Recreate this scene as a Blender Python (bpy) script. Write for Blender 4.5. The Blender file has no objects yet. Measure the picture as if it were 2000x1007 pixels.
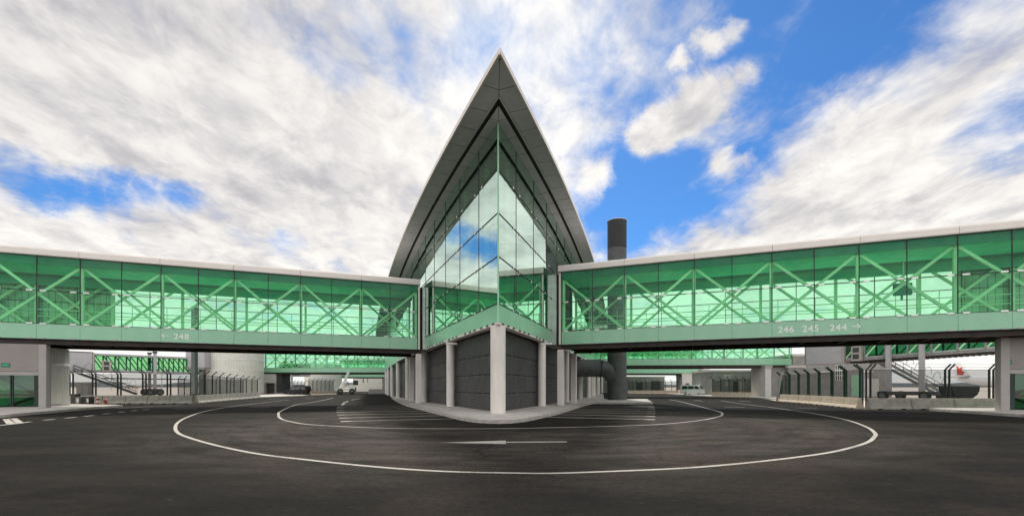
import bpy, bmesh, math, random
from mathutils import Vector, Matrix
random.seed(7)
R = math.radians
scene = bpy.context.scene
COL = scene.collection

# ------------------------------------------------------------------ camera, sky, sun, exposure
F, CX, HY, EYE = 870.0, 1000.0, 755.0, 1.6           # calibration of the photograph (2000 px wide)
cam_d = bpy.data.cameras.new('camera')
cam = bpy.data.objects.new('camera', cam_d); COL.objects.link(cam)
cam.location = (0, 0, EYE); cam.rotation_euler = (R(90), 0, 0)
cam_d.sensor_width = 36.0; cam_d.lens = 36.0 * F / 2000.0
cam_d.shift_y = (HY - 503.5) / 2000.0
cam_d.clip_start = 0.1; cam_d.clip_end = 9000
scene.camera = cam
vs = scene.view_settings
vs.view_transform = 'Standard'; vs.look = 'None'; vs.exposure = 0.15; vs.gamma = 1.0
cy = scene.cycles
cy.max_bounces = 10; cy.transparent_max_bounces = 24; cy.glossy_bounces = 5; cy.diffuse_bounces = 4
cy.caustics_reflective = False; cy.caustics_refractive = False; cy.sample_clamp_indirect = 6.0

SUN_EL, SUN_AZ = R(50), R(-4)
def ground_at(px, py):
    d = EYE * F / (py - HY)
    return Vector(((px - CX) / F * d, d, 0))
def at(px, py, d):
    return Vector(((px - CX) / F * d, d, EYE + (HY - py) / F * d))
def sky_dir(px, py):
    return Vector(((px - CX) / F, 1.0, (HY - py) / F)).normalized()

class NT:
    """small helper round a node tree"""
    def __init__(s, tree): s.t = tree
    def n(s, kind, **kw):
        nd = s.t.nodes.new(kind)
        for k, v in kw.items():
            if k.startswith('i_'):
                key = k[2:]
                key = int(key) if key.isdigit() else key.replace('_', ' ')
                nd.inputs[key].default_value = v
            else: setattr(nd, k, v)
        return nd
    def l(s, a, b): s.t.links.new(a, b)
    def math(s, op, a, b=None, c=None):
        nd = s.t.nodes.new('ShaderNodeMath'); nd.operation = op
        for i, v in enumerate((a, b, c)):
            if v is None: continue
            if isinstance(v, (int, float)): nd.inputs[i].default_value = v
            else: s.l(v, nd.inputs[i])
        return nd.outputs[0]
    def vmath(s, op, a, b=None):
        nd = s.t.nodes.new('ShaderNodeVectorMath'); nd.operation = op
        for i, v in enumerate((a, b)):
            if v is None: continue
            if isinstance(v, (tuple, list, Vector)): nd.inputs[i].default_value = tuple(v)
            else: s.l(v, nd.inputs[i])
        return nd
    def rng(s, v, a, b, c=0.0, d=1.0, smooth=True):
        nd = s.t.nodes.new('ShaderNodeMapRange')
        nd.interpolation_type = 'SMOOTHSTEP' if smooth else 'LINEAR'
        s.l(v, nd.inputs[0])
        for i, x in zip((1, 2, 3, 4), (a, b, c, d)): nd.inputs[i].default_value = x
        return nd.outputs[0]
    def mix(s, fac, a, b, blend='MIX'):
        nd = s.t.nodes.new('ShaderNodeMix'); nd.data_type = 'RGBA'; nd.blend_type = blend
        nd.clamp_factor = True
        for sock, v in ((nd.inputs[0], fac), (nd.inputs[6], a), (nd.inputs[7], b)):
            if isinstance(v, (int, float)): sock.default_value = v
            elif isinstance(v, tuple): sock.default_value = v if len(v) == 4 else (*v, 1)
            else: s.l(v, sock)
        return nd.outputs[2]

world = bpy.data.worlds.new('World'); scene.world = world; world.use_nodes = True
def build_sky():
    t = NT(world.node_tree); world.node_tree.nodes.clear()
    out = t.n('ShaderNodeOutputWorld'); bg = t.n('ShaderNodeBackground', i_Strength=0.1)
    t.l(bg.outputs[0], out.inputs[0])
    sky = t.n('ShaderNodeTexSky', sky_type='NISHITA', sun_disc=False, sun_elevation=SUN_EL, sun_rotation=SUN_AZ,
              air_density=1.0, dust_density=0.3, ozone_density=3.0)
    d = t.n('ShaderNodeTexCoord').outputs['Generated']
    sp = t.n('ShaderNodeSeparateXYZ'); t.l(d, sp.inputs[0])
    zz = t.math('ADD', t.math('MAXIMUM', sp.outputs[2], 0.0), 0.16)
    cb = t.n('ShaderNodeCombineXYZ')
    t.l(t.math('DIVIDE', sp.outputs[0], zz), cb.inputs[0]); t.l(t.math('DIVIDE', sp.outputs[1], zz), cb.inputs[1])
    # cloud layer seen in perspective, streaked along one wind direction
    mp = t.n('ShaderNodeMapping'); t.l(cb.outputs[0], mp.inputs[0])
    mp.inputs['Rotation'].default_value = (0, 0, R(-6)); mp.inputs['Scale'].default_value = (1.15, 0.72, 1)
    mp.inputs['Location'].default_value = (3.1, 1.7, 0)
    n1 = t.n('ShaderNodeTexNoise', i_Scale=2.2, i_Detail=14.0, i_Roughness=0.64, i_Distortion=0.25); t.l(mp.outputs[0], n1.inputs[0])
    n2 = t.n('ShaderNodeTexNoise', i_Scale=3.0, i_Detail=12.0, i_Roughness=0.62, i_Distortion=0.2); t.l(mp.outputs[0], n2.inputs[0])
    n3 = t.n('ShaderNodeTexNoise', i_Scale=9.0, i_Detail=12.0, i_Roughness=0.62, i_Distortion=0.5); t.l(d, n3.inputs[0])
    mp2 = t.n('ShaderNodeMapping'); t.l(cb.outputs[0], mp2.inputs[0]); mp2.inputs['Rotation'].default_value = (0, 0, R(-14)); mp2.inputs['Scale'].default_value = (1.2, 0.95, 1)
    n5 = t.n('ShaderNodeTexNoise', i_Scale=5.2, i_Detail=13.0, i_Roughness=0.64, i_Distortion=0.3); t.l(mp2.outputs[0], n5.inputs[0])
    # warped direction gives the large cloud masses ragged edges
    wv = t.vmath('SUBTRACT', n3.outputs['Color'], (0.5, 0.5, 0.5))
    wsc = t.vmath('SCALE', wv.outputs[0]); wsc.inputs['Scale'].default_value = 0.10
    dw = t.vmath('ADD', d, wsc.outputs[0]).outputs[0]
    def blobs(lst, src, op='ADD'):
        acc = None
        for px, py, r, w in lst:
            q = sky_dir(px, py)
            dist = t.vmath('DISTANCE', src, q).outputs['Value']
            v = t.rng(dist, r / F, 0.0, 0.0, w)
            acc = v if acc is None else t.math(op, acc, v)
        return acc
    clear = [(1215, 335, 130, -1.0), (1235, 410, 150, -1.15), (1330, 380, 150, -1.15), (1420, 400, 120, -.95), (1270, 215, 120, -.7), (1200, 150, 120, -.4), (1330, 90, 150, -.65),
             (1480, 60, 200, -.95), (1620, 90, 230, -1.0), (1760, 60, 200, -.95), (1550, 200, 170, -1.0), (1480, 290, 120, -1.0), (1680, 190, 100, -.8), (1850, 40, 170, -.75), (1960, 60, 120, -.65),
             (1920, 250, 120, -.8), (1990, 220, 120, -.8), (1870, 290, 75, -.6), (1960, 300, 90, -.7), (1560, 350, 70, -.4), (1400, 30, 150, -.5), (1850, 200, 60, -.4), (1130, 400, 70, -.5),
             (10, 338, 62, -1.0), (60, 352, 66, -1.05), (115, 366, 64, -1.05), (180, 376, 56, -.95), (240, 384, 56, -.95), (300, 390, 48, -.85), (360, 388, 46, -.8), (560, 466, 45, -.45), (600, 95, 110, -.4), (520, 60, 100, -.35), (655, 120, 80, -.42), (700, 60, 100, -.3),
             (930, 50, 110, -.35), (330, 60, 120, -.25)]
    cloudy = [(1265, 262, 46, 1.05), (1300, 246, 54, 1.15), (1340, 224, 58, 1.2), (1380, 199, 54, 1.15), (1420, 172, 44, 1.05), (1455, 150, 34, .9), (1390, 92, 34, .85), (1420, 68, 26, .75), (1330, 130, 24, .8), (1428, 328, 34, .95), (1455, 326, 26, .8), (1165, 345, 50, .95),
              (1680, 330, 210, .75), (1800, 420, 260, .8), (1560, 430, 170, .8), (1830, 150, 120, .55), (1950, 130, 100, .5), (1400, 480, 170, .6), (1700, 240, 110, .4),
              (-250, 250, 330, .6), (-500, 100, 500, .5), (150, 200, 300, .45), (500, 260, 320, .42), (750, 330, 220, .4), (450, 430, 200, .25)]
    acc = t.math('ADD', blobs(clear, dw, 'MINIMUM'), blobs(cloudy, dw, 'MAXIMUM'))
    base = t.math('MULTIPLY_ADD', t.math('SUBTRACT', n1.outputs[0], 0.5), 1.5, 0.56)
    base = t.math('ADD', base, t.math('MULTIPLY', t.math('SUBTRACT', n5.outputs[0], 0.5), 1.3))
    dens = t.rng(t.math('ADD', base, acc), -0.28, 0.72)
    hz = t.rng(sp.outputs[2], 0.30, 0.02, 0.0, 0.75)
    dens = t.math('MAXIMUM', dens, hz)
    # grey and white cloud bodies
    n4 = t.n('ShaderNodeTexNoise', i_Scale=5.2, i_Detail=13.0, i_Roughness=0.64, i_Distortion=0.4); t.l(mp2.outputs[0], n4.inputs[0])
    shade = t.math('ADD', t.math('MULTIPLY', t.rng(n2.outputs[0], 0.34, 0.62), 0.5), t.math('MULTIPLY', t.rng(n4.outputs[0], 0.34, 0.64), 0.42))
    glow = blobs([(1060, 190, 260, .8), (1000, -150, 500, .35), (900, 480, 420, .45), (1650, 420, 420, .45), (0, 480, 500, .2)], d)
    shade = t.math('ADD', t.math('MULTIPLY', shade, 0.85), t.math('MULTIPLY', glow, 0.5))
    shade = t.math('ADD', shade, t.rng(sp.outputs[2], 0.30, 0.04, 0.0, 1.0))
    shade = t.math('MINIMUM', shade, 1.15)
    ccol = t.mix(shade, (4.3, 4.2, 4.5), (9.7, 9.4, 8.95))
    back = t.rng(sp.outputs[1], 0.25, -0.35, 1.0, 1.7)
    ccol = t.mix(1.0, ccol, (1, 1, 1), 'MULTIPLY')
    gm = t.vmath('SCALE', ccol); t.l(back, gm.inputs['Scale'])
    blue = t.mix(1.0, sky.outputs[0], (0.40, 0.78, 1.16), 'MULTIPLY')
    fin = t.mix(dens, blue, gm.outputs[0])
    t.l(fin, bg.inputs[0])
build_sky()
sd = bpy.data.lights.new('sun', 'SUN'); sun = bpy.data.objects.new('sun', sd); COL.objects.link(sun)
sd.energy = 3.2; sd.angle = R(6); sd.color = (1.0, 0.95, 0.87)
S = Vector((math.sin(SUN_AZ) * math.cos(SUN_EL), math.cos(SUN_AZ) * math.cos(SUN_EL), math.sin(SUN_EL)))
sun.rotation_euler = (-S).to_track_quat('-Z', 'Y').to_euler(); sun.location = (0, 60, 80)

# ------------------------------------------------------------------ materials
MATS = {}
def mat(name, col, rough=0.6, var=0.15, scale=1.5, bump=0.0, bscale=30.0, metal=0.0, spec=0.4, dirt=None, coords='Object', stretch=(1, 1, 1)):
    m = bpy.data.materials.new(name); m.use_nodes = True; t = NT(m.node_tree)
    b = m.node_tree.nodes['Principled BSDF']
    b.inputs['Roughness'].default_value = rough; b.inputs['Metallic'].default_value = metal
    b.inputs['Specular IOR Level'].default_value = spec
    tc = t.n('ShaderNodeTexCoord'); mp = t.n('ShaderNodeMapping'); t.l(tc.outputs[coords], mp.inputs[0])
    mp.inputs['Scale'].default_value = stretch
    n = t.n('ShaderNodeTexNoise', i_Scale=scale, i_Detail=8.0, i_Roughness=0.62); t.l(mp.outputs[0], n.inputs[0])
    lo = tuple(c * (1 - var) for c in col); hi = tuple(min(1, c * (1 + var)) for c in col)
    c = t.mix(t.rng(n.outputs[0], 0.3, 0.7), lo, hi)
    if dirt:
        n2 = t.n('ShaderNodeTexNoise', i_Scale=scale * 0.37, i_Detail=10.0, i_Roughness=0.7, i_Distortion=0.6); t.l(mp.outputs[0], n2.inputs[0])
        c = t.mix(t.rng(n2.outputs[0], 0.52, 0.72, 0, dirt[1]), c, dirt[0])
    t.l(c, b.inputs['Base Color'])
    if bump:
        n3 = t.n('ShaderNodeTexNoise', i_Scale=bscale, i_Detail=5.0); t.l(tc.outputs[coords], n3.inputs[0])
        bp = t.n('ShaderNodeBump', i_Strength=bump, i_Distance=0.02); t.l(n3.outputs[0], bp.inputs['Height']); t.l(bp.outputs[0], b.inputs['Normal'])
    MATS[name] = m; return m
def glass(name, tint, r0, power, gl=(0.85, 1.0, 0.93), rough=0.0):
    m = bpy.data.materials.new(name); m.use_nodes = True; t = NT(m.node_tree); m.node_tree.nodes.clear()
    out = t.n('ShaderNodeOutputMaterial'); tr = t.n('ShaderNodeBsdfTransparent'); g = t.n('ShaderNodeBsdfGlossy', i_Roughness=rough)
    tr.inputs[0].default_value = (*tint, 1); g.inputs[0].default_value = (*gl, 1)
    oi = t.n('ShaderNodeObjectInfo'); tcd = t.n('ShaderNodeTexCoord'); nd = t.n('ShaderNodeTexNoise', i_Scale=0.9, i_Detail=7.0, i_Roughness=0.65); t.l(tcd.outputs['Object'], nd.inputs[0])
    k = t.math('MULTIPLY_ADD', oi.outputs['Random'], 0.12, 0.90); k = t.math('MULTIPLY', k, t.rng(nd.outputs[0], 0.3, 0.7, 0.95, 1.03))
    cs = t.vmath('SCALE', tint); t.l(k, cs.inputs['Scale']); t.l(cs.outputs[0], tr.inputs[0])
    lw = t.n('ShaderNodeLayerWeight', i_Blend=0.5)
    f = t.math('MULTIPLY_ADD', t.math('POWER', lw.outputs['Facing'], power), 1 - r0, r0)
    # slight waviness of the panes
    tc = t.n('ShaderNodeTexCoord'); n = t.n('ShaderNodeTexNoise', i_Scale=0.7, i_Detail=2.0); t.l(tc.outputs['Object'], n.inputs[0])
    bp = t.n('ShaderNodeBump', i_Strength=0.05, i_Distance=0.05); t.l(n.outputs[0], bp.inputs['Height']); t.l(bp.outputs[0], g.inputs['Normal'])
    mx = t.n('ShaderNodeMixShader'); t.l(f, mx.inputs[0]); t.l(tr.outputs[0], mx.inputs[1]); t.l(g.outputs[0], mx.inputs[2]); t.l(mx.outputs[0], out.inputs[0])
    MATS[name] = m; return m

glass('bridge_glass', (0.69, 0.985, 0.80), 0.03, 3.5, gl=(.7, 1.0, .85))
glass('tunnel_dark', (0.16, 0.40, 0.25), 0.03, 3.5)
glass('tunnel_glass', (0.52, 0.84, 0.55), 0.03, 3.5)
glass('tower_glass', (0.38, 0.84, 0.58), 0.42, 1.2, gl=(0.80, 1.0, 0.89))
glass('door_glass', (0.30, 0.62, 0.42), 0.07, 3.0)
glass('car_glass', (0.05, 0.06, 0.06), 0.08, 3.0, gl=(1, 1, 1))
mat('spandrel_green', (0.28, 0.56, 0.37), rough=0.22, var=0.06, scale=0.6, spec=0.5, dirt=((0.36, 0.5, 0.38), 0.5))
mat('brace_green', (0.48, 0.82, 0.50), rough=0.5, var=0.05)
mat('ceiling_green', (0.14, 0.86, 0.50), rough=0.7, var=0.08)
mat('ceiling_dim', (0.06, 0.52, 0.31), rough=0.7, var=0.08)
mat('floor_pale', (0.62, 0.66, 0.62), rough=0.5, var=0.06)
mat('ceiling_strip', (0.03, 0.22, 0.14), rough=0.7, var=0.08)
mat('cornice_white', (0.80, 0.75, 0.69), rough=0.45, var=0.04, scale=0.5, dirt=((0.62, 0.57, 0.51), 0.35))
mat('mullion_dark', (0.02, 0.035, 0.03), rough=0.5)
mat('clip_white', (0.86, 0.86, 0.83), rough=0.4)
mat('steel_light', (0.55, 0.58, 0.55), rough=0.4, metal=0.3)
mat('girder_brown', (0.038, 0.029, 0.026), rough=0.7, var=0.3)
mat('column_concrete', (0.74, 0.70, 0.65), rough=0.7, var=0.10, scale=1.2, bump=0.15, bscale=60, dirt=((0.40, 0.36, 0.32), 0.45), stretch=(1, 1, .35))
mat('cladding_dark', (0.055, 0.054, 0.055), rough=0.55, var=0.25, scale=2.2, bump=0.1, bscale=90, dirt=((0.11, 0.108, 0.105), 0.5), stretch=(1, 1, .4))
mat('soffit_grey', (0.72, 0.73, 0.76), rough=0.55, var=0.07, scale=2.5)
mat('soffit_black', (0.012, 0.012, 0.013), rough=0.8)
mat('core_panel', (0.29, 0.265, 0.245), rough=0.5, var=0.05, scale=0.8, dirt=((0.38, 0.35, 0.32), 0.4))
mat('frame_grey', (0.38, 0.355, 0.335), rough=0.45, var=0.06)
mat('kerb_concrete', (0.42, 0.39, 0.35), rough=0.85, var=0.2, scale=3, bump=0.35, bscale=25, dirt=((0.16, 0.15, 0.13), 0.6))
mat('pavement', (0.50, 0.47, 0.43), rough=0.85, var=0.14, scale=1.2, bump=0.2, bscale=40, dirt=((0.22, 0.2, 0.18), 0.6))
mat('barrier_grey', (0.36, 0.34, 0.30), rough=0.85, var=0.18, scale=2.5, bump=0.25, bscale=30, dirt=((0.17, 0.155, 0.13), 0.6))
mat('barrier_beige', (0.55, 0.46, 0.36), rough=0.85, var=0.14, scale=2.5, bump=0.25, bscale=30, dirt=((0.30, 0.25, 0.19), 0.5))
mat('wall_concrete', (0.30, 0.29, 0.28), rough=0.8, var=0.15, scale=1.0, bump=0.15, bscale=20, dirt=((0.17, 0.165, 0.16), 0.6))
mat('wall_light', (0.58, 0.56, 0.53), rough=0.6, var=0.08)
mat('fence_black', (0.012, 0.017, 0.015), rough=0.5)
mat('fence_green', (0.02, 0.06, 0.04), rough=0.5)
mat('drum_ribbed', (0.62, 0.63, 0.57), rough=0.35, var=0.07, scale=0.5)
mat('drum_band', (0.70, 0.70, 0.65), rough=0.4)
mat('stack_dark', (0.075, 0.078, 0.08), rough=0.6, var=0.2, scale=1.4, dirt=((0.12, 0.12, 0.12), 0.5))
mat('stack_black', (0.02, 0.021, 0.022), rough=0.6)
mat('jet_grey', (0.40, 0.40, 0.42), rough=0.5, var=0.06)
mat('jet_frame', (0.24, 0.25, 0.25), rough=0.5)
mat('jet_green', (0.03, 0.10, 0.065), rough=0.5)
mat('steel_dark', (0.06, 0.06, 0.06), rough=0.55, metal=0.2)
mat('rubber', (0.012, 0.012, 0.012), rough=0.85)
mat('car_black', (0.008, 0.009, 0.011), rough=0.25, spec=0.25, var=0.1)
mat('van_white', (0.78, 0.78, 0.77), rough=0.25, spec=0.5, var=0.03)
mat('crane_white', (0.86, 0.84, 0.76), rough=0.4, var=0.06, dirt=((0.5, 0.45, 0.35), 0.4))
mat('rim_grey', (0.16, 0.16, 0.165), rough=0.35, metal=0.6)
mat('lamp_clear', (0.9, 0.9, 0.86), rough=0.15)
mat('lamp_red', (0.45, 0.03, 0.02), rough=0.25)
mat('red_paint', (0.55, 0.05, 0.03), rough=0.4)
mat('orange_plastic', (0.72, 0.26, 0.06), rough=0.5)
mat('exit_green', (0.03, 0.20, 0.09), rough=0.4)
mat('letter_white', (0.80, 0.86, 0.80), rough=0.5, var=0.03)
mat('cabinet_grey', (0.26, 0.25, 0.23), rough=0.6, var=0.1)
mat('cabinet_dark', (0.07, 0.068, 0.06), rough=0.6, var=0.15)
mat('plane_white', (0.80, 0.80, 0.80), rough=0.3, var=0.03)
mat('hill_green', (0.075, 0.09, 0.095), rough=0.95, var=0.35, scale=0.02)
def paint_mat():
    m = bpy.data.materials.new('paint_line'); m.use_nodes = True; t = NT(m.node_tree); b = m.node_tree.nodes['Principled BSDF']
    b.inputs['Roughness'].default_value = 0.75; b.inputs['Specular IOR Level'].default_value = 0.2
    tc = t.n('ShaderNodeTexCoord').outputs['Object']
    a = t.n('ShaderNodeTexNoise', i_Scale=0.8, i_Detail=6.0, i_Roughness=0.6); t.l(tc, a.inputs[0])
    f = t.n('ShaderNodeTexNoise', i_Scale=26.0, i_Detail=6.0, i_Roughness=0.75); t.l(tc, f.inputs[0])
    c = t.mix(t.rng(a.outputs[0], 0.3, 0.7), (0.44, 0.41, 0.365), (0.60, 0.565, 0.505))
    wear = t.math('ADD', t.math('MULTIPLY', f.outputs[0], 0.75), t.math('MULTIPLY', a.outputs[0], 0.45))
    c = t.mix(t.rng(wear, 0.54, 0.74, 0.0, 0.85), c, (0.11, 0.10, 0.09)); t.l(c, b.inputs['Base Color'])
    MATS['paint_line'] = m
paint_mat()

def ground_mats():
    m = bpy.data.materials.new('asphalt'); m.use_nodes = True; t = NT(m.node_tree); b = m.node_tree.nodes['Principled BSDF']
    b.inputs['Specular IOR Level'].default_value = 0.08; b.inputs['Roughness'].default_value = 0.85
    tc = t.n('ShaderNodeTexCoord').outputs['Object']
    mp = t.n('ShaderNodeMapping'); t.l(tc, mp.inputs[0]); mp.inputs['Scale'].default_value = (0.45, 1.0, 1); mp.inputs['Rotation'].default_value = (0, 0, R(8))
    big = t.n('ShaderNodeTexNoise', i_Scale=0.16, i_Detail=7.0, i_Roughness=0.6, i_Distortion=0.4); t.l(mp.outputs[0], big.inputs[0])
    mid = t.n('ShaderNodeTexNoise', i_Scale=0.9, i_Detail=8.0, i_Roughness=0.66); t.l(mp.outputs[0], mid.inputs[0])
    fine = t.n('ShaderNodeTexNoise', i_Scale=9.0, i_Detail=10.0, i_Roughness=0.82); t.l(tc, fine.inputs[0])
    sx = t.n('ShaderNodeSeparateXYZ'); t.l(tc, sx.inputs[0])
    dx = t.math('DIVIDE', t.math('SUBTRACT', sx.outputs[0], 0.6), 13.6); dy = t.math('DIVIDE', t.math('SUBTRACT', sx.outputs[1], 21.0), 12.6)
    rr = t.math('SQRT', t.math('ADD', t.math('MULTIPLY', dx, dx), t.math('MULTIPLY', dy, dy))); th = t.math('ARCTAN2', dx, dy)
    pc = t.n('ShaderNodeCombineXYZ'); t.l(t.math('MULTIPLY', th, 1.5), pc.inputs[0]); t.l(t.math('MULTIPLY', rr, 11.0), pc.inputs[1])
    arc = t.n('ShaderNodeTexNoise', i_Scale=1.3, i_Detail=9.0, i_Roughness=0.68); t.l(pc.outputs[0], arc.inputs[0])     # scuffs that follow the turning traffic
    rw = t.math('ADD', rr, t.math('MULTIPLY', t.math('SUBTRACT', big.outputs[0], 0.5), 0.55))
    lane = t.math('MULTIPLY', t.rng(rw, 0.22, 0.52), t.rng(rw, 1.22, 0.80))                                          # lighter, browner band along the turning lane, darker outside it
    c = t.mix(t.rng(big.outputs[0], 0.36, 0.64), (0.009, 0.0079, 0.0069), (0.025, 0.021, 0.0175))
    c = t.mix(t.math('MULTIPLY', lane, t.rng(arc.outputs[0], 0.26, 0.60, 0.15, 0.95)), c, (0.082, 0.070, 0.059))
    dk = t.rng(mid.outputs[0], 0.32, 0.66, 0.50, 1.22)
    sc_ = t.vmath('SCALE', c); t.l(dk, sc_.inputs['Scale']); c = sc_.outputs[0]
    rust = t.n('ShaderNodeTexNoise', i_Scale=0.33, i_Detail=4.0, i_Roughness=0.5, i_Distortion=0.8); t.l(tc, rust.inputs[0])
    c = t.mix(t.rng(rust.outputs[0], 0.50, 0.72, 0.0, 0.35), c, (0.066, 0.043, 0.030))
    vo = t.n('ShaderNodeTexNoise', i_Scale=1.7, i_Detail=10.0, i_Roughness=0.78, i_Distortion=1.2); t.l(mp.outputs[0], vo.inputs[0])
    c = t.mix(t.rng(vo.outputs[0], 0.55, 0.66, 0.0, 0.8), c, (0.011, 0.010, 0.009))
    pale = t.n('ShaderNodeTexNoise', i_Scale=3.4, i_Detail=12.0, i_Roughness=0.8, i_Distortion=0.4); t.l(mp.outputs[0], pale.inputs[0])
    c = t.mix(t.rng(pale.outputs[0], 0.58, 0.70, 0.0, 0.5), c, (0.12, 0.11, 0.10))
    # fine cracks and paving seams
    wv = t.vmath('SCALE', mid.outputs['Color']); wv.inputs['Scale'].default_value = 1.6
    cv = t.vmath('ADD', tc, wv.outputs[0])
    vr = t.n('ShaderNodeTexVoronoi', feature='DISTANCE_TO_EDGE', i_Scale=0.17); t.l(cv.outputs[0], vr.inputs[0])
    crk = t.math('MULTIPLY', t.rng(vr.outputs['Distance'], 0.010, 0.002), t.rng(big.outputs[0], 0.42, 0.60))
    c = t.mix(t.math('MULTIPLY', crk, 0.75), c, (0.008, 0.0075, 0.007))
    seam = t.math('ABSOLUTE', t.math('SUBTRACT', t.math('FRACT', t.math('DIVIDE', t.math('ADD', rr, 0.13), 0.31)), 0.5))
    c = t.mix(t.math('MULTIPLY', t.rng(seam, 0.010, 0.003), 0.5), c, (0.010, 0.009, 0.008))
    c = t.mix(t.rng(fine.outputs[0], 0.34, 0.66, 0.0, 1.0), t.mix(1.0, c, (0.40, 0.40, 0.40), 'MULTIPLY'), t.mix(1.0, c, (1.0, 1.0, 1.0), 'MULTIPLY'))
    g2 = t.n('ShaderNodeTexNoise', i_Scale=70.0, i_Detail=3.0, i_Roughness=0.8); t.l(tc, g2.inputs[0])
    c = t.mix(t.rng(g2.outputs[0], 0.60, 0.74, 0.0, 0.5), c, (0.15, 0.14, 0.13))
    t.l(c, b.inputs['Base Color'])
    bp = t.n('ShaderNodeBump', i_Strength=0.35, i_Distance=0.012); t.l(fine.outputs[0], bp.inputs['Height']); t.l(bp.outputs[0], b.inputs['Normal'])
    MATS['asphalt'] = m
    mat('apron', (0.58, 0.51, 0.455), rough=0.9, var=0.12, scale=0.05, dirt=((0.30, 0.27, 0.24), 0.5), spec=0.1)
ground_mats()

def mesh_mat():
    m = bpy.data.materials.new('wire_mesh'); m.use_nodes = True; t = NT(m.node_tree); m.node_tree.nodes.clear()
    out = t.n('ShaderNodeOutputMaterial'); tr = t.n('ShaderNodeBsdfTransparent'); df = t.n('ShaderNodeBsdfDiffuse')
    df.inputs[0].default_value = (0.045, 0.055, 0.05, 1)
    mx = t.n('ShaderNodeMixShader'); mx.inputs[0].default_value = 0.5; t.l(tr.outputs[0], mx.inputs[1]); t.l(df.outputs[0], mx.inputs[2]); t.l(mx.outputs[0], out.inputs[0])
    MATS['wire_mesh'] = m
mesh_mat()

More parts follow.
